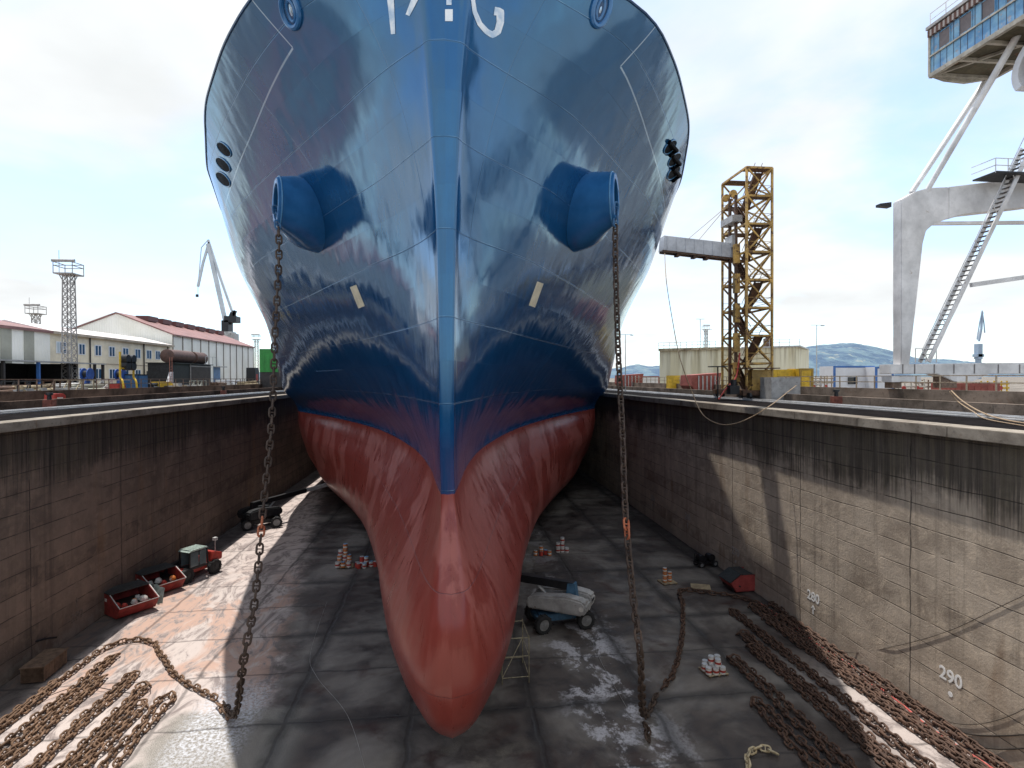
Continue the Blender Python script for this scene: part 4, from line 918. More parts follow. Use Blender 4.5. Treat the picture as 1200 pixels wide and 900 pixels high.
cable([atZ(45, 778, .9), atZ(72, 775, .3), atZ(95, 772, .03)], .02, M_cab, 'thin_line', 'thin line running from the timber crate to the chains', 'rope')
cable([fl_(20, 832), fl_(90, 805), fl_(150, 812), fl_(173, 812), fl_(176, 805), fl_(168, 800)], .02, M_black, 'thin_line', 'black wire lying across the rusty rows of chain', 'wire')
# ================================================================= right quay
M_tw = mat('ochre_tower_paint', (.50, .31, .085), .6, 0, .45, .9, .45, (.10, .045, .02)); M_twd = mat('rust_brown_tower_steel', (.11, .06, .035), .7, 0, .5, 1.5, .4)
TX0, TX1, TY0, TY1, TZ = 30.25, 33.0, 55.2, 60.4, QZ+.9
t = thing('access_tower', 'tall yellow lattice stair tower on the right quay holding the gangway', 'tower', ((TX0+TX1)/2, (TY0+TY1)/2, QZ))
H = 38.3; lev = [TZ + (H-TZ)*k/8 for k in range(9)]
for x in (TX0, TX1):
    for y in (TY0, TY1): b = MB(); b.bar((x, y, TZ), (x, y, H), .2); b.build('column', M_tw, t, world=True)
for y in (TY0+2.1, TY0+3.4): b = MB(); b.bar((TX0-.05, y, TZ), (TX0-.05, y, H-2.2), .26); b.build('mast_rail', M_twd, t, world=True)
for k, z in enumerate(lev):
    b = MB()
    for (p, q) in (((TX0, TY0), (TX1, TY0)), ((TX1, TY0), (TX1, TY1)), ((TX1, TY1), (TX0, TY1)), ((TX0, TY1), (TX0, TY0))): b.bar((*p, z), (*q, z), .16, .2)
    b.build('level_frame', M_tw, t, world=True)
    if k:
        b = MB(); b.bb(TX0+.1, TX1-.1, TY0+.1, TY0+1.2, z-.04, z); b.build('landing', M_twd, t, world=True); b = MB(); b.bb(TX0+.1, TX1-.1, TY1-1.3, TY1-.1, z-.04, z); b.build('landing', M_twd, t, world=True)
    if k < 8:
        z2 = lev[k+1]; b = MB()
        for (p, q) in (((TX0, TY0), (TX1, TY0)), ((TX0, TY1), (TX1, TY1)), ((TX1, TY0), (TX1, TY1))):
            b.bar((*p, z), (*q, z2), .14); b.bar((*q, z), (*p, z2), .14)
        b.build('cross_brace', M_tw, t, world=True)
        ya, yb = (TY0+1.2, TY1-1.3) if k % 2 == 0 else (TY1-1.3, TY0+1.2); xm = TX0+.75 if k % 2 == 0 else TX1-.75
        b = MB()
        for sx in (-.4, .4): b.bar((xm+sx, ya, z), (xm+sx, yb, z2), .05, .30)
        b.prism([(xm-.4, ya, z-.1), (xm+.4, ya, z-.1), (xm+.4, yb, z2-.1), (xm-.4, yb, z2-.1)], (0, 0, -.03))
        for j in range(11): f = (j+.5)/11; b.box((xm, ya+(yb-ya)*f, z+(z2-z)*f), (.8, .26, .03))
        for sx in (-.4, .4): b.bar((xm+sx, ya, z+.95), (xm+sx, yb, z2+.95), .04)
        b.build('stair_flight', M_twd, t, world=True)
        b = MB(); [b.bar((TX0+.05, yy, z+h_), (TX1, yy, z+h_), .04) for yy in (TY0+.02, TY1-.02) for h_ in (.55, 1.05)]; [b.bar((TX1-.02, TY0, z+h_), (TX1-.02, TY1, z+h_), .04) for h_ in (.55, 1.05)]; b.build('guard_rail', M_tw, t, world=True)
# lift shaft ladder cage, carriage, cabinet, base
for k in range(5): b = MB(); b.bb(TX0-.5, TX0+.05, TY0+1.4, TY0+1.9, TZ+1+k*3.1, TZ+3.0+k*3.1); b.build('cable_box', M_tw, t, world=True)
b = MB(); b.bb(TX0-.7, TX0+.4, TY0+1.6, TY0+4.2, 33.2, 33.9); b.bb(TX0-.5, TX0, TY0+2.0, TY0+3.6, 30.6, 31.9); b.build('carriage', M_grey, t, world=True)
for y in (TY0+2.1, TY0+3.6): b = MB(); b.cyl((TX0-.3, y, 36.3), (TX0-.3, y+.3, 36.3), .4); b.build('sheave', M_tw, t, world=True)
b = MB(); b.bb(TX0-.8, TX1+.6, TY0-.8, TY0-.2, QZ+.5, QZ+1.0); b.bb(TX0-.8, TX1+.6, TY1+.1, TY1+.7, QZ+.5, QZ+1.0); b.bb(TX0-.6, TX0, TY0-.4, TY1+.3, QZ+.55, QZ+1.05); b.bb(TX1-.2, TX1+.4, TY0-.4, TY1+.3, QZ+.55, QZ+1.05); b.build('base_frame', M_twd, t, world=True)
for x in (TX0-.3, TX1+.3):
    for y in (TY0-1.1, TY0+.6, TY1-.6, TY1+1.0):
        b = MB(); b.cyl((x-.12, y, QZ+.45), (x+.12, y, QZ+.45), .34, n=18); b.build('track_wheel', M_dk, t, world=True)
b = MB(); b.bb(TX0+.5, TX1-.2, TY0-.15, TY0+1.0, TZ, TZ+2.2); b.build('control_cabin', M_tw, t, world=True)
b = MB(); b.bb(TX0-.5, TX1+.3, TY0-1.0, TY0+1.4, TZ+2.3, TZ+2.4); b.build('cabin_roof', M_twd, t, world=True)
b = MB(); b.bb(TX0-1.9, TX0-.9, TY0-.3, TY0+.5, QZ+.6, QZ+1.5); b.cyl((TX0-1.4, TY0, QZ+1.5), (TX0-1.4, TY0, QZ+2.1), .3); b.build('winch', M_black, t, world=True)
b = MB(); b.tube(smooth_path([(TX0-.2, TY0+1, TZ+4), (TX0-.7, TY0+.8, TZ+1.5), (TX0-2.0, TY0+.4, TZ+.3), (TX0-3, TY0, QZ+.1)]), .08, 6); b.build('power_cable', M_redc, t, world=True, smooth=True)
b = MB(); b.cyl((TX0-2.6, TY0+1, QZ), (TX0-2.6, TY0+1, QZ+3.4), .07); b.bb(TX0-3.4, TX0-1.8, TY0+.4, TY0+1.6, QZ+3.4, QZ+3.5)
single('small_canopy', b, M_dk, 'small dark canopy on a post left of the yellow tower', 'canopy')
# gangway
g0 = atY(775, 286, 58.2); g1 = Vector((TX0+.1, 58.2, 30.3)); t = thing('gangway', 'grey boxed gangway reaching from the yellow tower to the ship side', 'gangway', tuple(g1))
M_gw = mat('pale_grey_gangway', (.50, .52, .56), .5, 0, .25, .8, .14, (.22, .14, .09))
b = MB(); b.bar(g0, g1, 1.3, 1.5); b.build('box_side', M_gw, t, world=True)
for k in range(8): f = k/8+.05; c = g0.lerp(g1, f); b = MB(); b.box((c.x, c.y-.68, c.z), (.05, .04, 1.48)); b.build('stiffener', M_gw, t, world=True)
b = MB(); dz = Vector((0, 0, -.85)); [b.bar(g0+dz+Vector((0, y, 0)), g1+dz+Vector((0, y, 0)), .16) for y in (-.5, .5)]; b.build('lower_beam', M_twd, t, world=True)
for f in (.22, .45, .62): c = g0.lerp(g1, f); b = MB(); b.bb(c.x-.2, c.x+.2, c.y-.4, c.y+.4, c.z-1.15, c.z-.9); b.build('roller_bracket', M_twd, t, world=True)
for (f, q) in ((.35, (TX0, 59, 35.6)), (.5, (TX0, 59, 35.6))): c = g0.lerp(g1, f); b = MB(); b.cyl(c+Vector((0, 0, .7)), q, .03, n=6); b.build('stay_wire', M_wire, t, world=True)
cable([atY(779, 297, 57), atY(781, 330, 54), atY(788, 375, 49), atY(797, 420, 44), atX(812, 462, XR-3.2), atX(823, 485, XR-3.0), atX(840, 496, XR-2.8), atX(858, 497, XR-2.4), atX(880, 489, XR-1.6), atX(903, 475, XR-.6), atY(915, 466, 41.2), atY(925, 458, 41.6), atY(933, 452, 42)], .035, M_wire, 'wire_rope', 'tan wire rope hanging from the gangway end and looping over the right coping', 'rope')
cable([atZ(1115, 458, QZ+1.4), atZ(1128, 470, QZ+.8), atZ(1150, 483, QZ+.3), atZ(1178, 492, QZ+.15), atZ(1230, 500, QZ+.05)], .04, M_wire, 'wire_rope', 'tan rope from the parapet down to the right rails', 'rope')
cable([atZ(1113, 459, QZ+1.4), atZ(1122, 470, QZ+.8), atZ(1140, 482, QZ+.3), atZ(1160, 492, QZ+.06), atZ(1260, 508, QZ+.03)], .03, M_wire, 'wire_rope', 'thinner second rope beside the tan rope at far right', 'rope')
# ribbed beige tank building, in two heights
M_bei = NT('beige_corrugated_cladding'); s = M_bei; x, y, z = s.sep(s.P)
rib = s.math('SINE', s.math('MULTIPLY', s.math('ADD', x, y), 9.0)); c = s.mix(s.ramp(s.noise(s.vmul(s.P, (1, 1, .12)), .8, 5), .35, .65), (.68, .62, .42, 1), (.82, .78, .60, 1))
c = s.mix(s.math('MULTIPLY', s.ramp(rib, .5, 1), .35), c, (.28, .26, .18, 1)); c = s.mix(s.math('MULTIPLY', s.ramp(z, QZ+3, QZ+7.6, 0, .6), s.ramp(s.noise(s.vmul(s.P, (2, 2, .1)), 1.0, 5), .45, .65)), c, (.27, .20, .11, 1))
s.set(Base_Color=c, Roughness=.7, Normal=s.bump(rib, .5, .08)); M_bei = s.m
t = thing('corrugated_building', 'long beige corrugated building with roof rail behind the yellow tower', 'building', (55, 105, QZ))
a0 = atY(773, 450, 105); a1 = atY(852, 450, 98); Ht = 21.9
b = MB(); b.prism([(a0.x, 105, QZ), (a1.x, 98, QZ), (a1.x+24, 118, QZ), (a0.x+24, 126, QZ)], (0, 0, Ht-QZ)); b.build('wall', M_bei, t, world=True)
b = MB(); b.prism([(a0.x-.4, 104.6, Ht), (a1.x+.2, 97.5, Ht), (a1.x+24, 118, Ht), (a0.x+24, 126, Ht)], (0, 0, .45)); b.build('roof_edge', mat('weathered_beige_fascia', (.45, .38, .25), .7, 0, .5, .8, .35), t, world=True)
b = MB(); n = 12; A = Vector((a0.x-.3, 104.8, Ht+.45)); B = Vector((a1.x, 97.8, Ht+.45))
for k in range(n+1): q = A.lerp(B, k/n); b.bar(q, q+Vector((0, 0, 1.1)), .06)
for h_ in (.55, 1.1): b.bar(A+Vector((0, 0, h_)), B+Vector((0, 0, h_)), .06)
b.build('roof_rail', M_lid, t, world=True)
for (f, hh) in ((.72, 5.5), (.80, 3.5), (.83, 3.5)):
    q = A.lerp(B, f)+Vector((0, 3, 0)); b = MB(); b.bar(q-Vector((0, 0, .3)), q+Vector((0, 0, hh)), .09); b.bar(q+Vector((-.8, 0, hh)), q+Vector((.8, 0, hh)), .08); b.build('aerial', M_lid, t, world=True)
c0 = atY(900, 450, 95); c1 = atY(933, 450, 90)
t = thing('corrugated_building', 'short beige corrugated block with a flat railed roof right of the yellow tower', 'building', (c0.x, 92, QZ))
b = MB(); b.prism([(c0.x-5, 95.5, QZ), (c1.x, 90, QZ), (c1.x+9, 100, QZ), (c0.x+4, 106, QZ)], (0, 0, 21.9-QZ)); b.build('wall', M_bei, t, world=True)
b = MB(); b.prism([(c0.x-5, 95, 21.9), (c1.x+.5, 89.5, 21.9), (c1.x+9, 100, 21.9), (c0.x+4, 106, 21.9)], (0, 0, .25)); b.build('roof_edge', M_lid, t, world=True)
b = MB(); A = Vector((c0.x-5, 95.2, 22.15)); B = Vector((c1.x+.4, 89.7, 22.15)); [b.bar(A.lerp(B, k/6), A.lerp(B, k/6)+Vector((0, 0, 1.1)), .06) for k in range(7)]; [b.bar(A+Vector((0, 0, h_)), B+Vector((0, 0, h_)), .05) for h_ in (.6, 1.1)]; b.build('roof_rail', M_lid, t, world=True)
b = MB(); q = A.lerp(B, .55); b.bb(q.x-.5, q.x+.5, q.y+1, q.y+2, 22.1, 23.6); b.cyl((q.x, q.y+1.5, 23.6), (q.x, q.y+1.5, 24), .35); b.build('roof_vent', M_twd, t, world=True)
# hills, with the blue haze of distance put into their colour
M_hill = NT('wooded_hillside_haze_blue'); s = M_hill; f = s.noise(s.P, .012, 8, .62); c = s.mix(s.ramp(f, .42, .58), (.07, .12, .19, 1), (.13, .20, .25, 1)); c = s.mix(s.ramp(s.noise(s.P, .03, 5), .6, .68), c, (.24, .27, .26, 1)); s.set(Base_Color=c, Roughness=1.0, Normal=s.bump(f, 1, 25)); M_hill = s.m
def hill(pts, Y, depth, seed, name='hills'):
    rnd = random.Random(seed); px_ = smooth_path([Vector((u, v, 0)) for u, v in pts], 4.0); b = MB(); n = len(px_); rows = 7; vs = []
    for r in range(rows):
        f = r/(rows-1)
        for i, q in enumerate(px_):
            top = atY(q.x, q.y, Y); z = (top.z-5)*(math.sin(math.pi*f) if f <= .5 else math.cos(math.pi*(f-.5)))**.8
            vs.append((top.x*(1+(f-.5)*depth/Y), Y+(f-.5)*depth, max(0, z)+rnd.uniform(-1, 1)*Y*.0007*(0 < f < 1)))
    b.add(vs, [(r*n+i, r*n+i+1, (r+1)*n+i+1, (r+1)*n+i) for r in range(rows-1) for i in range(n-1)]); return struct(name, b, M_hill, smooth=True)
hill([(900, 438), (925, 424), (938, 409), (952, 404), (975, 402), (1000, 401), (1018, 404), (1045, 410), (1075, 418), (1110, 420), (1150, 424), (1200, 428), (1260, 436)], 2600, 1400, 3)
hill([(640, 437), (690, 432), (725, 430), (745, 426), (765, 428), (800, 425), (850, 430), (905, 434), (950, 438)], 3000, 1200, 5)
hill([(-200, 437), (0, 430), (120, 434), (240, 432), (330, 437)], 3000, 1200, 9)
# containers, tanks, clutter behind the right parapets
M_wcon = mat('white_cladding', (.72, .73, .76), .5, 0, .1, .5); M_bcon = mat('blue_trim', (.05, .16, .45), .5, 0, .2, 1)
def hut(u0, u1, v, Y, dep, label, name='site_cabin', m=M_wcon, trim=M_bcon, cat='cabin', h=None, z0=QZ, ribs=True):
    a = atY(u0, 440, Y); c = atY(u1, 440, Y); top = h+z0 if h else atY((u0+u1)/2, v, Y).z
    t = thing(name, label, cat, ((a.x+c.x)/2, Y+dep/2, z0)); b = MB(); b.bb(a.x, c.x, Y, Y+dep, z0, top); b.build('body', m, t, world=True)
    if trim:
        for x in (a.x, c.x): b = MB(); b.bb(x-.12, x+.12, Y-.05, Y+.1, z0, top+.02); b.build('corner_post', trim, t, world=True)
        b = MB(); b.bb(a.x, c.x, Y-.04, Y, top-.2, top+.03); b.build('top_rail', trim, t, world=True)
    if ribs:
        b = MB(); n = max(3, int((c.x-a.x)/.6)); [b.bb(a.x+(c.x-a.x)*k/n-.04, a.x+(c.x-a.x)*k/n+.04, Y-.03, Y-.001, z0+.2, top-.25) for k in range(1, n)]; b.build('panel_rib', m, t, world=True)
    return t
h1 = hut(978, 1024, 429, 68, 3, 'white site cabin with blue trim, wider one left of the crane leg', ribs=False)
h1b = MB(); a = atY(994, 440, 67.9); h1b.bb(a.x, a.x+1.3, 67.9, 67.96, 15.9, 16.8); h1b.build('window', M_glass, h1, world=True)
hut(1027, 1046, 430, 66, 3, 'narrow white cabin with a blue post touching the crane leg', ribs=False)
hut(905, 938, 433, 60, 3, 'long low yellow container right of the yellow tower', 'container', M_yel, None, 'container')
hut(938, 952, 432, 59, 2.5, 'yellow bin standing right of the long yellow container', 'container', M_yel, mat('dark_yellow_frame', (.35, .22, .03), .6, 0, .3, 2), 'container')
hut(904, 938, 442, 52, 2, 'grey steel skip in front of the long yellow container', 'container', M_grey, None, 'container', ribs=False)
hut(785, 797, 440, 88, 1.5, 'small yellow box left of the tower before the beige building', 'box', M_yel, None, 'box', ribs=False)
def hullred(u0, u1, v, Y, label):
    a = atY(u0, 440, Y); c = atY(u1, 440, Y); z1 = atY(u0, v, Y).z; t = thing('hull_block', label, 'ship section', ((a.x+c.x)/2, Y, QZ))
    b = MB(); b.prism([(a.x, Y, QZ), (c.x, Y, QZ), (c.x+.4, Y, z1), (a.x-.8, Y, z1-.3), (a.x-.9, Y, QZ+1.2)], (0, 4, 0)); b.build('shell', mat('red_lead_steel', (.33, .09, .07), .7, 0, .3, 1, .2), t, world=True)
    b = MB(); n = 5; [b.bb(a.x+(c.x-a.x)*k/n, a.x+(c.x-a.x)*k/n+.15, Y-.1, Y, QZ+.2, z1-.4) for k in range(n)]; b.build('frame_rib', M_lid, t, world=True)
hullred(732, 752, 438, 110, 'red lead painted hull block left of the beige building'); hullred(818, 842, 437, 75, 'red lead painted hull block just left of the yellow tower base')
hut(752, 772, 441, 125, 3, 'low white store between the left red block and the beige building', 'store', M_wcon, mat('rusty_trim', (.3, .1, .06), .7, 0, .3, 1), 'store')
def pole(u, vt, Y, label, arms=1, r=.12, vb=None, m=None):
    p = atY(u, 440, Y); z = atY(u, vt, Y).z; t = thing('lamp_post', label, 'lamp post', (p.x, Y, QZ)); m = m or M_lid
    b = MB(); b.tube([(0, 0, 0), (0, 0, z-QZ)], [r, r*.6], 8); b.build('post', m, t)
    b = MB(); w_ = Y*.012; b.bar((-w_, 0, z-QZ), (w_, 0, z-QZ), r*.8); b.build('arm', m, t)
    for sx in ((-1, 1) if arms > 1 else (1,)): b = MB(); b.box((sx*w_, 0, z-QZ-.1), (r*5, r*4, r*1.5)); b.build('lamp_head', m, t)
pole(957, 381, 110, 'slim lamp post in front of the wooded hill', 1); pole(733, 392, 90, 'slim post just right of the right hanging chain', 1, .08)
# clutter: pipes, posts, valve stands behind the railing on the right
def bollard(u, v, Y=None, m=M_redc, label='', X=None):
    p = atX(u, v, X) if X else atY(u, v, Y); t = thing('bollard', label, 'bollard', (p.x, p.y, QZ))
    b = MB(); b.bb(-.35, .35, -.3, .3, 0, .75); b.build('base', mat('faded_red_brown', (.2, .06, .04), .7, 0, .4, 3), t, bevel=.03)
    b = MB(); b.tube([(0, 0, .75), (0, 0, 1.1), (0, 0, 1.12), (0, 0, 1.3)], [.16, .14, .26, .24], 12); b.build('head', M_black, t)
bollard(980, 462, X=XR+7.9, label='rusty red bollard box beside the right rails')
bollard(905, 462, X=XR+8.0, label='rusty red bollard box at the foot of the yellow tower')
def stand(name, u, Y, z, parts_, label, cat, X=None):
    p = atY(u, 440, Y); t = thing(name, label, cat, (p.x, Y, z))
    for (nm, m, fn) in parts_: b = MB(); fn(b); b.build(nm, m, t)
    return t
for (u, Y, lab, m, hh) in ((948, 62, 'grey pipe manifold right of the yellow bin', M_grey, 1.9), (962, 64, 'tan pipe manifold left of the white cabin', M_rl, 2.2), (1068, 52, 'cream valve manifold under the crane beam', M_cr, 1.8), (1088, 54, 'brown valve manifold behind the crane bogie', M_rr, 1.7), (1165, 50, 'yellow pipe manifold behind the railing at far right', M_yel, 1.6)):
    stand('pipe_manifold', u, Y, QZ, (('header_pipe', m, lambda b: [b.cyl((-1.6, 0, z), (1.6, 0, z), .09) for z in (.8, hh*.75, hh)]), ('riser', m, lambda b: [b.cyl((x, 0, 0), (x, 0, hh+.3), .07) for x in (-1.4, -.7, 0, .8, 1.4)]), ('valve_wheel', M_redc, lambda b: [b.cyl((x, -.25, 1.2), (x, -.32, 1.2), .22) for x in (-1.05, .4)])), lab, 'pipes')
hut(1113, 1172, 449, 46, 2, 'red brown trough behind the railing under the crane sill beam', 'trough', mat('red_lead_steel', (.33, .09, .07)), None, 'trough')
# ----------------------------------------------------------------- portal crane on the right
M_pc = mat('pale_grey_crane_paint', (.76, .75, .75), .45, 0, .3, .35, .08, (.40, .33, .27)); YC = 42.6
t = thing('portal_crane', 'pale grey portal crane with blue machine house at the right edge', 'crane', (37, YC, QZ))
def PC(pts, Y=YC): return [tuple(atY(u, v, Y)) for u, v in pts]
b = MB(); b.prism(PC([(1056, 234), (1074, 224), (1088, 220), (1112, 219), (1112, 256), (1095, 262), (1086, 270), (1082, 285), (1066, 428), (1056, 428)]), (0, .9, 0)); b.build('leg', M_pc, t, world=True, bevel=.06)
b = MB(); b.prism(PC([(1112, 219), (1160, 213), (1290, 196), (1290, 232), (1175, 246), (1130, 251), (1112, 256)]), (0, .9, 0)); b.build('portal_beam', M_pc, t, world=True, bevel=.05)
b = MB(); b.prism(PC([(1043, 427), (1260, 424), (1260, 438), (1160, 438), (1140, 447), (1118, 447), (1098, 438), (1043, 438)]), (0, 1.2, 0)); b.build('sill_beam', M_pc, t, world=True, bevel=.04)
for u in (1058, 1072, 1095, 1118, 1142, 1170, 1195): b = MB(); p = atY(u, 432, YC-.02); b.bb(p.x-.04, p.x+.04, YC-.04, YC, p.z-.4, p.z+.36); b.build('beam_stiffener', mat('grimy_grey', (.22, .2, .2), .6, 0, .3, 2), t, world=True)
b = MB(); p = atY(1043, 240, YC); b.prism([(p.x-.7, YC+.2, p.z+.15), (p.x+.3, YC+.2, p.z+.3), (p.x+.3, YC+.2, p.z-.1), (p.x-.7, YC+.2, p.z-.05)], (0, .5, 0)); b.build('anemometer_bracket', M_black, t, world=True)
b = MB(); a = atY(1085, 226, YC+.2); c = atY(1196, 35, YC-4.5); b.tube([a, c], [.2, .26], 12); b.build('diagonal_tube', M_pc, t, world=True, smooth=True)
b = MB(); a = atY(1068, 226, YC+.6); c = atY(1186, 48, YC+1.5); b.tube([a, c], [.2, .26], 12); b.build('diagonal_tube', M_pc, t, world=True, smooth=True)
b = MB(); a = atY(1090, 262, YC+6); c = atY(1300, 260, YC+2); b.bar(a, c, .3); b.build('rear_strut', M_pc, t, world=True)
b = MB(); a = atY(1138, 334, YC-1); c = atY(1290, 312, YC-1); b.bar(a, c, .28, .35); b.build('lower_strut', M_pc, t, world=True)
# foot: bogie with wheels
b = MB(); a = atY(1045, 440, YC); b.bb(a.x, a.x+2.6, YC, YC+1.1, QZ+1.9, a.z-.05); b.build('bogie', M_pc, t, world=True)
b = MB(); b.bb(a.x+.2, a.x+1.0, YC+.15, YC+1, QZ+1.4, QZ+1.95); b.bb(a.x+4.6, a.x+6, YC+.15, YC+1, QZ+1.4, a.z+.1); b.build('foot', M_rr, t, world=True)
# stairs
sa = atY(1083, 424, YC-1.3); sbp = atY(1204, 172, YC-1.3); st = MB()
for off in (-.42, .42): st.bar(sa+Vector((0, off, 0)), sbp+Vector((0, off, 0)), .1, .32)
st_o = st.build('stair_stringer', M_pc, t, world=True); st = MB(); N = 44
for k in range(N): f = (k+.5)/N; q = sa.lerp(sbp, f); st.box(tuple(q), (.30, .82, .05))
st.build('stair_tread', mat('dark_grating', (.11, .10, .10), .6, .2, .3, 4), t, world=True)
st = MB(); up9 = Vector((-.55, -.42, .95)); st.tube([sa+up9, sbp+up9], .035, 6)
for k in range(7): f = k/6; q = sa.lerp(sbp, f); st.bar(q+Vector((0, -.42, 0)), q+up9, .05)
st.build('handrail', M_pc, t, world=True)
b = MB(); q = atY(1157, 206, YC-1.4); b.bb(q.x, q.x+9, YC-2.2, YC-.1, q.z, q.z+.12); b.build('platform', M_dk, t, world=True)
b = MB(); [b.bar((q.x, YC-2.1, q.z+h_), (q.x+9, YC-2.1, q.z+h_), .05) for h_ in (.6, 1.15)]; [b.bar((q.x+k*1.1, YC-2.1, q.z), (q.x+k*1.1, YC-2.1, q.z+1.15), .05) for k in range(9)]; [b.bar((q.x, YC-2.1, q.z+h_), (q.x, YC, q.z+h_), .05) for h_ in (.6, 1.15)]; b.build('platform_rail', M_pc, t, world=True)
b = MB(); q = atY(1068, 425, YC-1.3); [b.bar((q.x+k*.9, YC-1.7, q.z), (q.x+k*.9, YC-1.7, q.z+1.1), .05) for k in range(3)]; b.bar((q.x, YC-1.7, q.z+1.1), (q.x+1.8, YC-1.7, q.z+1.1), .05); b.build('landing_rail', M_pc, t, world=True)
# machine house overhead
M_bh = NT('faded_blue_cladding'); s = M_bh; x, y, z = s.sep(s.P); rib = s.line(y, .62, .06); c = s.mix(s.ramp(s.noise(s.P, .8, 5, .6), .35, .65), (.10, .27, .48, 1), (.24, .46, .62, 1)); c = s.mix(s.ramp(z, 40.8, 43.2, .85, 0), c, (.035, .09, .34, 1)); c = s.mix(s.ramp(s.noise(s.P, 1.9, 6, .7), .56, .64, 0, .8), c, (.35, .34, .35, 1)); c = s.mix(rib, c, (.02, .04, .08, 1)); s.set(Base_Color=c, Roughness=.55); M_bh = s.m
hx0 = 40.2; f1 = atX(1090, 92, hx0); zb = f1.z; Yf = f1.y; zt = atX(1090, 36, hx0).z
mh = MB(); mh.bb(hx0, hx0+5.5, 22, Yf, zb+.35, zt); mh_o = mh.build('machine_house', M_bh, t, world=True)
mu = Vector((0, 0, 0)); ly = -37.0
for k in range(6):
    y1 = Yf-.9-k*1.9; w_ = MB(); w_.bb(hx0-.04, hx0-.01, y1-1.05, y1, zb+1.9, zt-.75); o = w_.build('window', mat('grimy_brown_pane', (.16, .13, .125), .5, 0, .2, 2), mh_o); o.location = -Vector(t.location)
    o2 = MB(); yy = y1-1.05; [o2.bar(p_, q_, .05) for p_, q_ in (((hx0-.05, yy, zb+1.9), (hx0-.05, y1, zb+1.9)), ((hx0-.05, yy, zt-.75), (hx0-.05, y1, zt-.75)), ((hx0-.05, yy, zb+1.9), (hx0-.05, yy, zt-.75)), ((hx0-.05, y1, zb+1.9), (hx0-.05, y1, zt-.75)))]; o2.build('window_frame', M_bh, o)
b = MB(); b.bb(hx0-.25, hx0-.02, 22, Yf+.02, zt-.6, zt-.1); 
aw = NT('striped_louvre'); s = aw; x, y, z = s.sep(s.P); s.set(Base_Color=s.mix(s.line(y, .42, .22), (.5, .46, .42, 1), (.12, .05, .03, 1)), Roughness=.7); aw = s.m
b.build('roof_louvre', aw, t, world=True)
b = MB(); b.bb(hx0-.35, hx0+5.8, 22, Yf+.1, zt, zt+.25); b.build('house_roof', M_grey, t, world=True)
b = MB(); b.bb(hx0-.1, hx0+5.6, Yf-.05, Yf+.12, zb+.2, zt); b.build('end_frame', mat('rusty_cream_end_frame', (.45, .40, .33), .6, 0, .4, .8, .35), t, world=True)
b = MB(); b.bb(hx0-.12, hx0-.02, 22, Yf, zb+1.72, zb+1.84); b.bb(hx0-.15, hx0+.15, 22, Yf, zb, zb+.35); b.bb(hx0+5.3, hx0+5.6, 22, Yf, zb, zb+.35)
for k in range(6): yy = Yf-.3-k*2.3; b.bb(hx0, hx0+5.5, yy-.12, yy+.12, zb+.05, zb+.3)
b.bar((hx0+.2, Yf-.2, zb+.2), (hx0+5.3, Yf-8, zb+.2), .2); b.build('underframe', mat('cream_underframe', (.42, .39, .33), .6, 0, .4, 1, .2), t, world=True)
b = MB(); b.bb(hx0+.2, hx0+5.3, 22, Yf-.1, zb+.31, zb+.345); b.build('house_floor', mat('olive_underside', (.10, .085, .05), .8, 0, .5, .6, .2), t, world=True)
b = MB(); zz0 = zb
b.prism([(hx0, Yf+.1, zb+.2), (hx0+1.3, Yf+.1, zb-.15), (hx0+3.2, Yf+.1, zb-.25), (hx0+5.6, Yf+.1, zb+.2)], (0, -.3, 0)); b.build('end_skirt', mat('cream_underframe', (.42, .39, .33)), t, world=True)
b = MB(); ap = [(Yf-5.2-5.5*(1-math.cos(th)), zb-2.6+3.4*math.sin(th)) for th in [math.pi*.5*k/14 for k in range(-3, 15)]]
ai = [(Yf-5.7-5.2*(1-math.cos(th)), zb-2.6+2.9*math.sin(th)) for th in [math.pi*.5*k/14 for k in range(-3, 15)]]
for i in range(len(ap)-1): b.prism([(hx0+1.9, *ap[i]), (hx0+1.9, *ap[i+1]), (hx0+1.9, *ai[i+1]), (hx0+1.9, *ai[i])], (1.3, 0, 0))
b.build('slewing_arch', M_wcon, t, world=True)
b = MB(); b.cyl((hx0+4.3, Yf-8, zb-3.0), (hx0+4.3, Yf-8, zb+.2), 2.4, 2.8, n=28); b.build('slewing_ring', M_dk, t, world=True)
b = MB(); b.cyl((hx0+1.6, Yf-2.8, zt+.2), (hx0+1.6, Yf-2.8, zt+4.5), .12); [b.bar((hx0, y, zt+.25), (hx0, y, zt+1.4), .05) for y in (Yf, Yf-1.5, Yf-3, Yf-4.5)]; b.bar((hx0, Yf, zt+1.4), (hx0, Yf-9, zt+1.4), .05); b.bar((hx0, Yf, zt+.85), (hx0, Yf-9, zt+.85), .04); b.build('roof_railing', M_pc, t, world=True)
# rest of the crane out of frame so that it stands properly: second leg and supports
b = MB(); b.bb(60, 61.6, YC, YC+1.0, QZ, 31.5); b.build('leg', M_pc, t, world=True)
b = MB(); b.bb(52, 62, YC, YC+.9, 31, 34); b.build('portal_beam', M_pc, t, world=True)
b = MB(); b.cyl((hx0+4.3, Yf-8, 32), (hx0+4.3, Yf-8, zb-3.0), 1.6, 1.6, n=24); b.bb(hx0+2.3, 61, 29, 36.2, 31.2, 32.0); b.build('turret', M_pc, t, world=True)
for (x, y) in ((60.8, 26), (45, 30)): b = MB(); b.bb(x-.6, x+.6, y, y+1, QZ, 32); b.build('leg', M_pc, t, world=True)
b = MB(); b.bb(60, 61.5, 26, YC, 31.4, 32.2); b.build('tie_beam', M_pc, t, world=True)
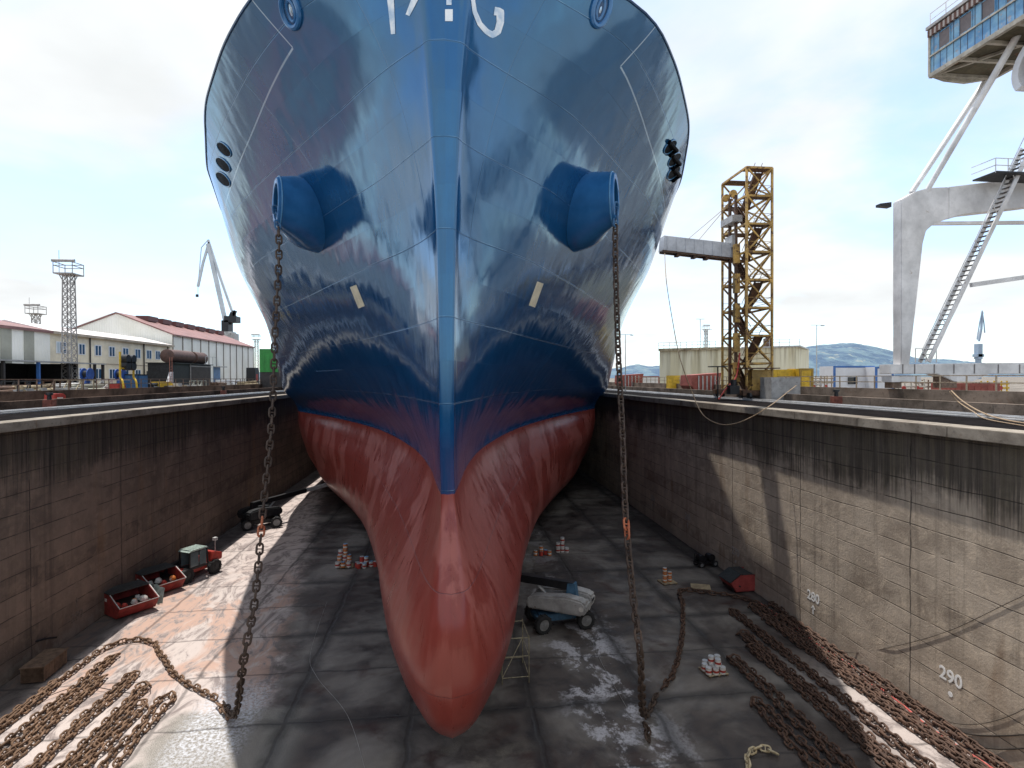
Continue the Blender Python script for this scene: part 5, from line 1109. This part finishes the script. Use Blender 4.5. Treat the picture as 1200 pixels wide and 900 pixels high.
# ================================================================= level-luffing cranes in the distance
def far_crane(us, Y, label, base_u, base_v, m):
    def Q(u, v, dy=0): return atY(u, v, Y)+Vector((0, dy, 0))
    c0 = Q(base_u, base_v); t = thing('harbour_crane', label, 'crane', (c0.x, Y, QZ)); k = Y/F
    for (nm, pts, w_) in us: b = MB(); [b.bar(Q(*pts[i]), Q(*pts[i+1]), w_*k) for i in range(len(pts)-1)]; b.build(nm, m, t, world=True)
    return t, Q, k
t, Q, k = far_crane([('main_jib', [(267, 390), (256, 340), (244, 286)], 3.8), ('tie_bar', [(244, 281), (258, 325), (273, 368)], 2.2), ('fly_jib', [(245, 284), (238, 308), (232, 336)], 2.2), ('fly_jib_stay', [(244, 281), (236, 290), (232, 336)], .8), ('luffing_rope', [(246, 290), (262, 360)], .5), ('hoist_rope', [(232, 336), (232, 345)], .5)], 215, 'pale grey level luffing crane standing behind the long warehouse', 266, 395, mat('pale_blue_grey_crane', (.55, .60, .64), .6, 0, .15, .2))
for (nm, (u0, u1, v0, v1), m) in (('machinery_house', (265, 279, 371, 378), M_dk), ('machinery_house', (262, 270, 376, 391), M_dk), ('turret', (259, 274, 389, 393), M_lid), ('portal', (257, 277, 391, 402), M_grey)):
    a, c = Q(u0, v1), Q(u1, v0); b = MB(); b.bb(a.x, c.x, a.y-2, a.y+2.5, a.z, c.z); b.build(nm, m, t, world=True)
b = MB(); b.bar(Q(266, 380), Q(272, 366), .9); b.bar(Q(270, 380), Q(276, 364), .9); b.bar(Q(276, 378), Q(274, 364), .9); b.build('a_frame', M_dk, t, world=True)
b = MB(); c = Q(231, 345); b.cyl(c, c-Vector((0, 0, .9)), .5); b.build('hook_block', M_dk, t, world=True)
b = MB(); [b.bb(Q(u, 402).x-.5, Q(u, 402).x+.5, 214, 216, QZ, Q(u, 402).z) for u in (259, 275)]; b.build('leg', M_grey, t, world=True)
t, Q, k = far_crane([('main_jib', [(1147, 400), (1150, 385), (1151, 366)], 1.9), ('tie_bar', [(1151, 364), (1148, 378), (1145, 398)], 1.0), ('fly_jib', [(1151, 365), (1153, 378), (1154, 390)], 1.0)], 420, 'small pale luffing crane in the distance at right', 1147, 421, mat('distant_crane_blue', (.30, .38, .48), .7, 0, .1, .2))
a, c = Q(1142, 421), Q(1151, 403); b = MB(); b.bb(a.x+1.5, c.x-1.5, a.y-2, a.y+2, a.z, c.z); b.bb(a.x, c.x, a.y-2, a.y+2, Q(0, 418).z, Q(0, 414).z); b.bb(a.x+2, c.x-2, a.y-1.5, a.y+1.5, QZ, a.z); b.build('turret', mat('distant_crane_blue', (.30, .38, .48)), t, world=True)
# ================================================================= left quay: buildings
XB = -55.0
M_cream = mat('cream_render', (.88, .79, .60), .8, 0, .22, .25, .05, (.42, .32, .22)); M_sheet = NT('white_profiled_cladding'); s = M_sheet; x, y, z = s.sep(s.P)
rb = s.math('SINE', s.math('MULTIPLY', s.math('ADD', y, x), 14)); c = s.mix(s.ramp(s.noise(s.P, .2, 5), .35, .65), (.80, .79, .70, 1), (.90, .89, .82, 1)); c = s.mix(s.math('MULTIPLY', s.ramp(z, QZ, QZ+3, 1, 0), .3), c, (.3, .24, .2, 1)); s.set(Base_Color=c, Roughness=.6, Normal=s.bump(rb, .3, .05)); M_sheet = s.m
M_rroof = mat('faded_red_roof', (.26, .13, .12), .6, 0, .25, .4); M_pale = mat('pale_pink_roof', (.72, .66, .64), .5, 0, .12, .3); M_drk = mat('dark_pipe', (.05, .045, .045), .6, 0, .3, 1)
M_pane = mat('blue_window_pane', (.03, .09, .18), .15, 0, .3, .8, bump=0); M_wf = mat('white_window_frame', (.8, .82, .84), .5, 0, .05, 1)
# office
eo = atX(200, 403, XB).z; Y0 = atX(57, 440, XB).y; Y1 = atX(200, 440, XB).y
t = thing('office_building', 'two storey cream office building with rows of white framed windows', 'building', (XB, (Y0+Y1)/2, QZ))
ez = atX(57, 390, XB).z; ez = (ez+eo)/2
b = MB(); b.bb(XB-11, XB, Y0, Y1, QZ, ez); b.build('wall', M_cream, t, world=True)
b = MB(); b.prism([(XB+.5, Y0, ez), (XB-5.5, Y0, ez+1.5), (XB-11.5, Y0, ez)], (0, Y1-Y0+.6, 0)); b.build('roof', M_pale, t, world=True)
b = MB(); b.bb(XB, XB+.55, Y0, Y1+.5, ez-.35, ez+.02); b.build('eaves', mat('beige_eaves', (.5, .42, .32), .7, 0, .3, .6), t, world=True)
b = MB(); zm = (QZ+ez)/2+.3; b.bb(XB, XB+.06, Y0, Y1, zm-.08, zm+.08); b.build('string_course', mat('beige_eaves', (.5, .42, .32)), t, world=True)
for u in (57, 106, 169, 197): p = atX(u, 430, XB+.15); b = MB(); b.cyl((p.x, p.y, QZ), (p.x, p.y, ez-.3), .11, n=8); b.build('downpipe', M_drk, t, world=True)
wins = [(66, 77, 3), (92, 99, 2), (111, 118, 2), (127.5, 134, 2), (143.5, 150, 2), (158, 164, 2), (171.5, 177, 2), (182, 187, 2)]
for row, (va, vb) in enumerate(((397, 408), (420, 430))):
    for i, (ua, ub, n) in enumerate(wins):
        pa, pb = atX(ua, 410, XB), atX(ub, 410, XB); y0, y1 = pa.y, pb.y
        zc = QZ+(ez-QZ)*(.76 if row == 0 else .36); hh = 1.45
        if row == 1 and i == 6: 
            b = MB(); b.bb(XB-.6, XB+.02, y0, y1+1.2, QZ+1.6, QZ+3.9); b.build('balcony_recess', M_drk, t, world=True); continue
        f = MB(); e = .12
        f.bb(XB+.01, XB+.07, y0-e, y1+e, zc-hh/2-e, zc+hh/2+e); fo = f.build('window', M_wf, t, world=True)
        for k in range(n):
            a = y0+(y1-y0)*k/n+.1; c_ = y0+(y1-y0)*(k+1)/n-.1; q = MB(); q.bb(XB+.072, XB+.085, a, c_, zc-hh/2, zc+hh/2)
            o = q.build('pane', M_pane if (k+i) % 5 or i in (3, 4, 5) else mat('pale_blind', (.5, .6, .65), .5, 0, .1, 1), fo); o.location = -Vector(t.location)
# shed at far left with panel bays
ys = Y0-.1; t = thing('shed', 'tall white clad shed with grey strips at the left edge', 'building', (XB, 60, QZ)); sz = atX(55, 388, XB).z
b = MB(); b.bb(XB-22, XB+.3, 30, ys, QZ, sz); b.build('wall', M_sheet, t, world=True)
b = MB(); b.prism([(XB+.6, 30, sz), (XB-11, 30, sz+2.6), (XB-22.5, 30, sz)], (0, ys-30+.3, 0)); b.build('roof', M_rroof, t, world=True)
b = MB(); b.bb(XB+.3, XB+.65, 30, ys+.2, sz-.3, sz+.05); b.build('gutter', M_rroof, t, world=True)
for u in (7, 34): p = atX(u, 420, XB+.3); b = MB(); b.bb(XB+.31, XB+.36, p.y-.9, p.y+.9, QZ, sz-.3); b.build('grey_panel', mat('grey_green_panel', (.36, .36, .30), .7, 0, .15, .4), t, world=True)
# big warehouse
XW = XB-.5; yw0 = Y1+2; yw1 = atX(297, 440, XW).y; wz = atX(206, 393, XW).z
t = thing('warehouse', 'long white warehouse with a faded red roof and roof vents', 'building', (XW-8, (yw0+yw1)/2, QZ)); rz_ = wz+4.2
b = MB(); b.prism([(XW, yw0, QZ), (XW, yw0, wz), (XW-10.5, yw0, rz_), (XW-21, yw0, wz), (XW-21, yw0, QZ)], (0, yw1-yw0, 0)); b.build('wall', M_sheet, t, world=True)
for sg in (0, 1):
    xa, xb = (XW+.5, XW-10.5) if sg == 0 else (XW-21.5, XW-10.5); za, zb_ = wz-.15, rz_+.03
    b = MB(); b.prism([(xa, yw0-.3, za), (xb, yw0-.3, zb_), (xb, yw0-.3, zb_+.25), (xa, yw0-.3, za+.25)], (0, yw1-yw0+.6, 0)); b.build('roof', M_rroof, t, world=True)
n = 11
for k in range(n+1): y = yw0+(yw1-yw0)*k/n; b = MB(); b.bb(XW+.01, XW+.13, y-.14, y+.14, QZ, wz-.1); b.build('pilaster', mat('grey_brown_strip', (.27, .24, .21), .7, 0, .2, .5), t, world=True)
for k in range(7): y = yw0+5+k*6.0; b = MB(); b.bb(XW-9.5, XW-7, y, y+4, rz_-.9, rz_+.15); b.build('roof_vent', mat('dark_red_vent', (.13, .05, .045), .6, 0, .2, 1), t, world=True)
b = MB(); y = atX(250, 440, XW).y; b.bb(XW+.02, XW+.2, y, y+3.6, QZ, QZ+5.2); b.build('roller_door', mat('slate_blue_door', (.12, .22, .38), .6, 0, .2, 1), t, world=True)
b = MB(); b.bb(XW, XW+1.6, y-.3, y+4.2, QZ+5.2, QZ+5.4); b.build('door_canopy', M_grey, t, world=True)
# black canopy shed with posts
XC = -47; ca = atX(-60, 400, XC).y; cb_ = atX(122, 440, XC).y; cz = atX(60, 425, XC).z
t = thing('open_canopy', 'long low canopy with dark interior in front of the white shed', 'canopy', (XC, 60, QZ))
ci = atX(95, 440, XC).y
b = MB(); b.prism([(XC+.3, 20, cz), (XC-6.5, 20, cz+.25), (XC-6.5, 20, cz+.4), (XC+.3, 20, cz+.15)], (0, cb_-20, 0)); b.build('roof', mat('pale_grey_roof_sheet', (.42, .42, .42), .6, 0, .2, .5), t, world=True)
b = MB(); b.bb(XC-6.4, XC-6.2, 20, ci, QZ, cz); b.bb(XC-6.2, XC-.5, ci-.2, ci, QZ, cz); b.build('dark_wall', mat('dark_interior_sheet', (.012, .012, .014), .7, 0, .3, .5), t, world=True)
k = 0; y = 24.0
while y < cb_: b = MB(); b.bb(XC-.15, XC+.15, y-.12, y+.12, QZ, cz); b.build('post', M_drk if k % 3 else M_bcon, t, world=True); y += 5.2; k += 1
b = MB(); b.bb(XC-.15, XC+.15, cb_-.4, cb_-.15, QZ, cz); b.build('post', M_drk, t, world=True)
# lattice floodlight towers
def light_tower(u, vt, vb, Y, w_, label, m, levels=12):
    p = atY(u, vb, Y); z1 = atY(u, vt, Y).z; t = thing('floodlight_tower', label, 'light tower', (p.x, Y, QZ)); hgt = z1-QZ
    b = MB()
    for sx in (-1, 1):
        for sy in (-1, 1): b.bar((sx*w_, sy*w_, 0), (sx*w_*.72, sy*w_*.72, hgt), w_*.16)
    b.build('leg', m, t)
    b = MB()
    for k in range(levels):
        z0 = hgt*k/levels; zz1 = hgt*(k+1)/levels; wa = w_*(1-.28*k/levels); wb = w_*(1-.28*(k+1)/levels)
        for (p_, q_) in (((-1, -1), (1, -1)), ((1, -1), (1, 1)), ((1, 1), (-1, 1)), ((-1, 1), (-1, -1))):
            b.bar((p_[0]*wa, p_[1]*wa, z0), (q_[0]*wb, q_[1]*wb, zz1), w_*.09); b.bar((p_[0]*wa, p_[1]*wa, z0), (q_[0]*wa, q_[1]*wa, z0), w_*.09); b.bar((q_[0]*wa, q_[1]*wa, z0), (p_[0]*wb, p_[1]*wb, zz1), w_*.09)
    b.build('lattice', m, t)
    b = MB(); W2 = w_*1.8
    for zz_ in (0, w_*1.6, w_*2.3):
        cc = [(-W2, -W2), (W2, -W2), (W2, W2), (-W2, W2)]; [b.bar((*cc[i], hgt+zz_), (*cc[(i+1) % 4], hgt+zz_), w_*.14) for i in range(4)]
    for cx_, cy_ in cc: b.bar((cx_, cy_, hgt), (cx_, cy_, hgt+w_*2.3), w_*.12)
    b.bb(-W2, W2, -W2, W2, hgt-.05, hgt+.1); [b.bar((sx*w_*.7, 0, hgt-w_*2), (sx*W2, 0, hgt), w_*.14) for sx in (-1, 1)]; b.build('head_platform', m, t)
    for k in range(6): b = MB(); b.box((-W2+k*W2*.4, -W2*.9, hgt+w_*2.6), (w_*.7, w_*.5, w_*.5), rx=R(25)); b.build('floodlight', M_grey, t)
    b = MB(); b.bar((-W2, 0, hgt), (-W2, 0, hgt+w_*5), w_*.08); b.build('lightning_rod', m, t)
M_lt = mat('galvanised_lattice', (.36, .34, .32), .6, .2, .25, 1, .2)
light_tower(82, 322, 450, 78, .62, 'tall lattice floodlight tower in front of the cream office', M_lt, 16)
light_tower(43, 368, 450, 150, .8, 'smaller lattice floodlight tower rising behind the white shed roof', M_lt, 10)
light_tower(301, 398, 450, 190, .6, 'faint thin floodlight tower beyond the end of the warehouse', M_lt, 10)
light_tower(827, 386, 440, 210, .6, 'faint thin floodlight tower behind the beige building', M_lt, 8)
# black kiosk with tanks on its roof
t = thing('control_kiosk', 'dark steel kiosk with rusty tanks on its roof beside the warehouse', 'kiosk', (-46, 88, QZ)); XK = -46
ka = atX(203, 440, XK).y; kb = atX(247, 440, XK).y; kz = atX(225, 427, XK).z
b = MB(); b.bb(XK-4, XK, ka, kb, QZ, kz); b.build('body', M_dk, t, world=True)
b = MB(); b.bb(XK+.01, XK+.1, ka+(kb-ka)*.45, kb-.5, QZ+.3, kz-.4); b.build('roller_shutter', mat('brown_black_shutter', (.05, .04, .038), .6, 0, .3, 1), t, world=True)
b = MB(); b.bb(XK-4.2, XK+.4, ka-.3, kb+.3, kz, kz+.15); b.build('roof', M_black, t, world=True)
b = MB(); b.bar((XK+.02, ka+(kb-ka)*.42, QZ), (XK+.02, ka+(kb-ka)*.42, kz), .2); b.bar((XK+.02, ka+(kb-ka)*.4, kz-.3), (XK+.02, kb, kz-.3), .2); b.build('door_frame', M_grey, t, world=True)
for (ta, tb) in ((.05, .62), (.66, .98)):
    b = MB(); y0 = ka+(kb-ka)*ta; y1 = ka+(kb-ka)*tb; r = 1.15
    b.tube([(XK-1.4, y0, kz+1.3), (XK-1.4, y0+.2, kz+1.3), (XK-1.4, y1-.2, kz+1.3), (XK-1.4, y1, kz+1.3)], [r*.6, r, r, r*.6], 18)
    single('storage_tank', b, mat('rusty_brown_tank', (.12, .065, .05), .6, .1, .35, 1.5, .3), 'rusty brown cylindrical tank, %s of two on the dark kiosk roof' % ('longer left one' if ta < .1 else 'shorter right one'), 'tank', smooth=True)
b = MB(); yr = ka-1.2; b.prism([(XK, yr-1.5, QZ), (XK, ka, QZ), (XK, ka, QZ+3.6), (XK, ka-.5, QZ+3.6)], (-.4, 0, 0)); b.build('white_stair_panel', M_wcon, t, world=True)
b = MB(); [b.bar((XK+.2, ka-.8-s_*.8, QZ), (XK+.2, ka-.8-s_*.8, kz+1), .08) for s_ in (0, 1)]; [b.bar((XK+.2, ka-.8, QZ+.4*q_), (XK+.2, ka-1.6, QZ+.4*q_), .05) for q_ in range(1, 12)]; b.build('ladder', mat('reddish_ladder', (.35, .14, .1), .6, 0, .3, 2), t, world=True)
b = MB(); [b.bar((XK+.3, kb-3+q_*1.6, kz+.15), (XK+.3, kb-3+q_*1.6, kz+1.6), .06) for q_ in range(4)]; b.bar((XK+.3, kb-3, kz+1.6), (XK+.3, kb+1.8, kz+1.6), .06); b.build('roof_railing', M_lid, t, world=True)
# green container
a = atY(304, 410, 118); c = atY(330, 410, 118); t = thing('green_container', 'green container on a dark base beside the left hanging chain', 'container', (a.x, 118, QZ))
b = MB(); b.bb(a.x, c.x+4, 118, 121, atY(304, 436, 118).z, a.z+.2); b.build('body', mat('bright_green_paint', (.04, .30, .055), .5, 0, .25, .8), t, world=True)
b = MB(); [b.bb(a.x+k*.9, a.x+k*.9+.1, 117.95, 118, atY(304, 434, 118).z, a.z) for k in range(1, 9)]; b.build('panel_rib', mat('bright_green_paint', (.04, .30, .055)), t, world=True)
b = MB(); b.bb(a.x, c.x+4, 118.1, 121, QZ, atY(304, 436, 118).z); b.build('base', M_drk, t, world=True)
# yellow framed work light trailer with dark lamps
p = atX(155, 458, -37); t = thing('gantry_trolley', 'yellow legged trolley carrying dark reels, standing on the left parapet', 'trolley', (-37.6, p.y, QZ+1.35))
for dy in (-1.3, 1.5): b = MB(); b.tube(smooth_path([(.6, dy-.5, 0), (.4, dy-.3, .8), (0, dy, 1.3), (0, dy, 2.4)]), .12, 8); b.build('leg', M_yel, t, smooth=True)
b = MB(); b.bar((0, -1.3, 2.4), (0, -1.3, 4.2), .16); b.bar((0, -1.3, 2.3), (0, 1.5, 2.3), .16); b.build('mast', M_yel, t)
for (dy, z) in ((-.2, 3.4), (1.0, 3.4), (-.2, 2.6), (1.0, 2.6)): b = MB(); b.cyl((-.3, dy, z), (.35, dy, z), .52, n=16); b.build('reel', M_dk, t)
p = atX(108, 445, -40); 
for (u, lab) in ((102, 'blue hose reel left of the yellow legged trolley, further from it'), (141, 'blue hose reel right beside the yellow legged trolley')):
    p = atX(u, 440, -42); t = thing('hose_reel', lab, 'reel', (-42, p.y, QZ)); mb_ = mat('vivid_blue_paint', (.03, .10, .38), .5, 0, .3, 2)
    for r_, x_ in ((.7, -.35), (.7, .35)): b = MB(); b.cyl((x_-.05, 0, 3.0), (x_+.05, 0, 3.0), r_, n=20); b.build('flange', mb_, t)
    b = MB(); b.cyl((-.3, 0, 3.0), (.3, 0, 3.0), .4, n=16); b.build('drum', M_dk, t); b = MB(); b.bar((0, -.8, 0), (0, 0, 3.0), .2); b.bar((0, .8, 0), (0, 0, 3.0), .2); b.build('stand', mb_, t)
for (u0, u1, lab) in ((152, 161, 'blue open bin behind the yellow legged trolley, left one'), (163, 173, 'blue open bin behind the yellow legged trolley, right one')):
    ya, yb = atX(u0, 440, -41).y, atX(u1, 440, -41).y; t = thing('blue_bin', lab, 'bin', (-41.5, (ya+yb)/2, QZ))
    b = MB(); b.bb(-42.6, -41, ya, yb, QZ+.2, QZ+3.0); b.build('body', mat('mid_blue_bin_paint', (.05, .15, .32), .5, 0, .3, 1), t, world=True); b = MB(); b.bb(-42.7, -40.95, ya-.05, yb+.05, QZ+2.9, QZ+3.05); b.build('rim', M_dk, t, world=True)
# yellow compressor, red valve sets
def lump(name, label, cat, X, u, z, dims, m, extra=None):
    p = atX(u, 440, X); t = thing(name, label, cat, (X, p.y, z)); l, w_, h_ = dims
    b = MB(); b.prism([(w_/2, -l/2, .25), (w_/2, l/2, .25), (w_/2, l/2, h_*.8), (w_/2, l*.35, h_), (w_/2, -l*.42, h_)], (-w_, 0, 0)); b.build('body', m, t, bevel=.05)
    for sy in (-1, 1): b = MB(); b.cyl((w_/2-.1, sy*l*.3, .25), (w_/2+.05, sy*l*.3, .25), .25); b.build('wheel', M_tyre, t)
    if extra: b = MB(); b.bb(w_/2, w_/2+.03, -l*.25, l*.2, h_*.4, h_*.7); b.build('panel', extra, t)
lump('compressor', 'yellow compressor left of the dark kiosk', 'compressor', -42, 189, QZ, (3.6, 1.6, 2.0), M_yel, M_dk)
lump('compressor', 'red compressor below the second blue hose reel', 'compressor', -40, 137, QZ, (1.6, 1.2, 1.9), M_redc, M_dk)
lump('hand_cart', 'small red and white cart on the left parapet step', 'cart', -35.5, 64, QZ, (1.6, .9, 1.1), M_redc, M_tinw)
lump('van', 'white van parked along the warehouse wall, left one', 'van', -52, 262, QZ, (5, 2, 2.2), M_wcon, M_glass)
lump('van', 'white van parked along the warehouse wall, right one', 'van', -52, 275, QZ, (5, 2, 2.1), M_wcon, M_glass)
lump('machine', 'dark machine with tall cab near the green container', 'machine', -46, 296, QZ, (3, 2, 5), M_black, M_redc)
# scrap, pipes and blocks heaped behind the left railing
rnd = random.Random(21)
cols = [('rusty brown', M_twd), ('pale grey', M_lid), ('dark grey', M_dk), ('tan', M_woodl), ('grey green', mat('grey_green_panel', (.36, .36, .30)))]
spots = [4, 15, 26, 37, 48, 57, 70, 78, 88, 97, 116, 126, 178, 212, 232, 256, 268, 281, 290, 312]
kinds = ['pipe stack', 'block stack', 'steel frame']
near = {4: 'at the left edge of the picture', 15: 'second from the left edge', 26: 'third from the left edge', 37: 'under the dark canopy front, left', 48: 'before the canopy centre', 57: 'before the canopy behind the red cart', 70: 'left of the floodlight tower foot', 78: 'at the floodlight tower foot', 88: 'right of the floodlight tower foot', 97: 'by the first blue reel', 116: 'between the canopy end post and the second reel', 126: 'just left of the red compressor', 178: 'between the blue bins and yellow compressor', 212: 'before the dark kiosk, left', 232: 'before the dark kiosk shutter', 256: 'before the blue roller door', 268: 'before the parked vans', 281: 'right of the parked vans', 290: 'beside the dark machine', 312: 'beside the left hanging chain'}
for i, u in enumerate(spots):
    cn, m = cols[i % 5]; kd = kinds[i % 3]; X = -39.5-rnd.random()*3.5; p = atX(u, 440, X)
    t = thing(kd.replace(' ', '_'), '%s %s %s' % (cn, kd, near[u]), kd, (X, p.y, QZ), R(rnd.uniform(-15, 15)))
    L = rnd.uniform(1.8, 3.4)
    if kd == 'pipe stack':
        for k in range(7): q = MB(); r = .2; q.cyl((-.6+(k % 4)*.42+(k > 3)*.2, -L, .25+(k > 3)*.38+1.0), (-.6+(k % 4)*.42+(k > 3)*.2, L, .25+(k > 3)*.38+1.0+rnd.uniform(-.2, .2)), r, n=10); q.build('pipe', m, t)
        q = MB(); [q.bb(-.9, .9, y-.1, y+.1, 0, 1.05) for y in (-L*.6, L*.6)]; q.build('trestle', M_wood, t)
    elif kd == 'block stack':
        for k in range(6): q = MB(); q.box((rnd.uniform(-.5, .5), -L+k*L/3, .5+rnd.random()*.3), (1.0, L/3.4, 1.0+rnd.random()*1.1), rz=rnd.uniform(-.2, .2)); q.build('block', m if k % 2 else M_lid, t)
    else:
        q = MB(); hh = rnd.uniform(1.6, 2.4)
        for x in (-.6, .6):
            for y in (-L, 0, L): q.bar((x, y, 0), (x, y, hh), .1)
            q.bar((x, -L, hh), (x, L, hh), .1); q.bar((x, -L, hh*.5), (x, L, hh*.5), .1); q.bar((x, -L, 0), (x, 0, hh), .08)
        q.build('frame', m, t); q = MB(); q.bb(-.5, .5, -L*.8, L*.6, hh*.5, hh*.5+.35); q.build('shelf_load', M_lid, t)
# small things on the rails side, left
bollard(58, 478, X=XL-7.6, label='rusty bollard box beside the left rails')
bollard(262, 466, X=XL-7.8, label='rusty bollard box far along the left rails')
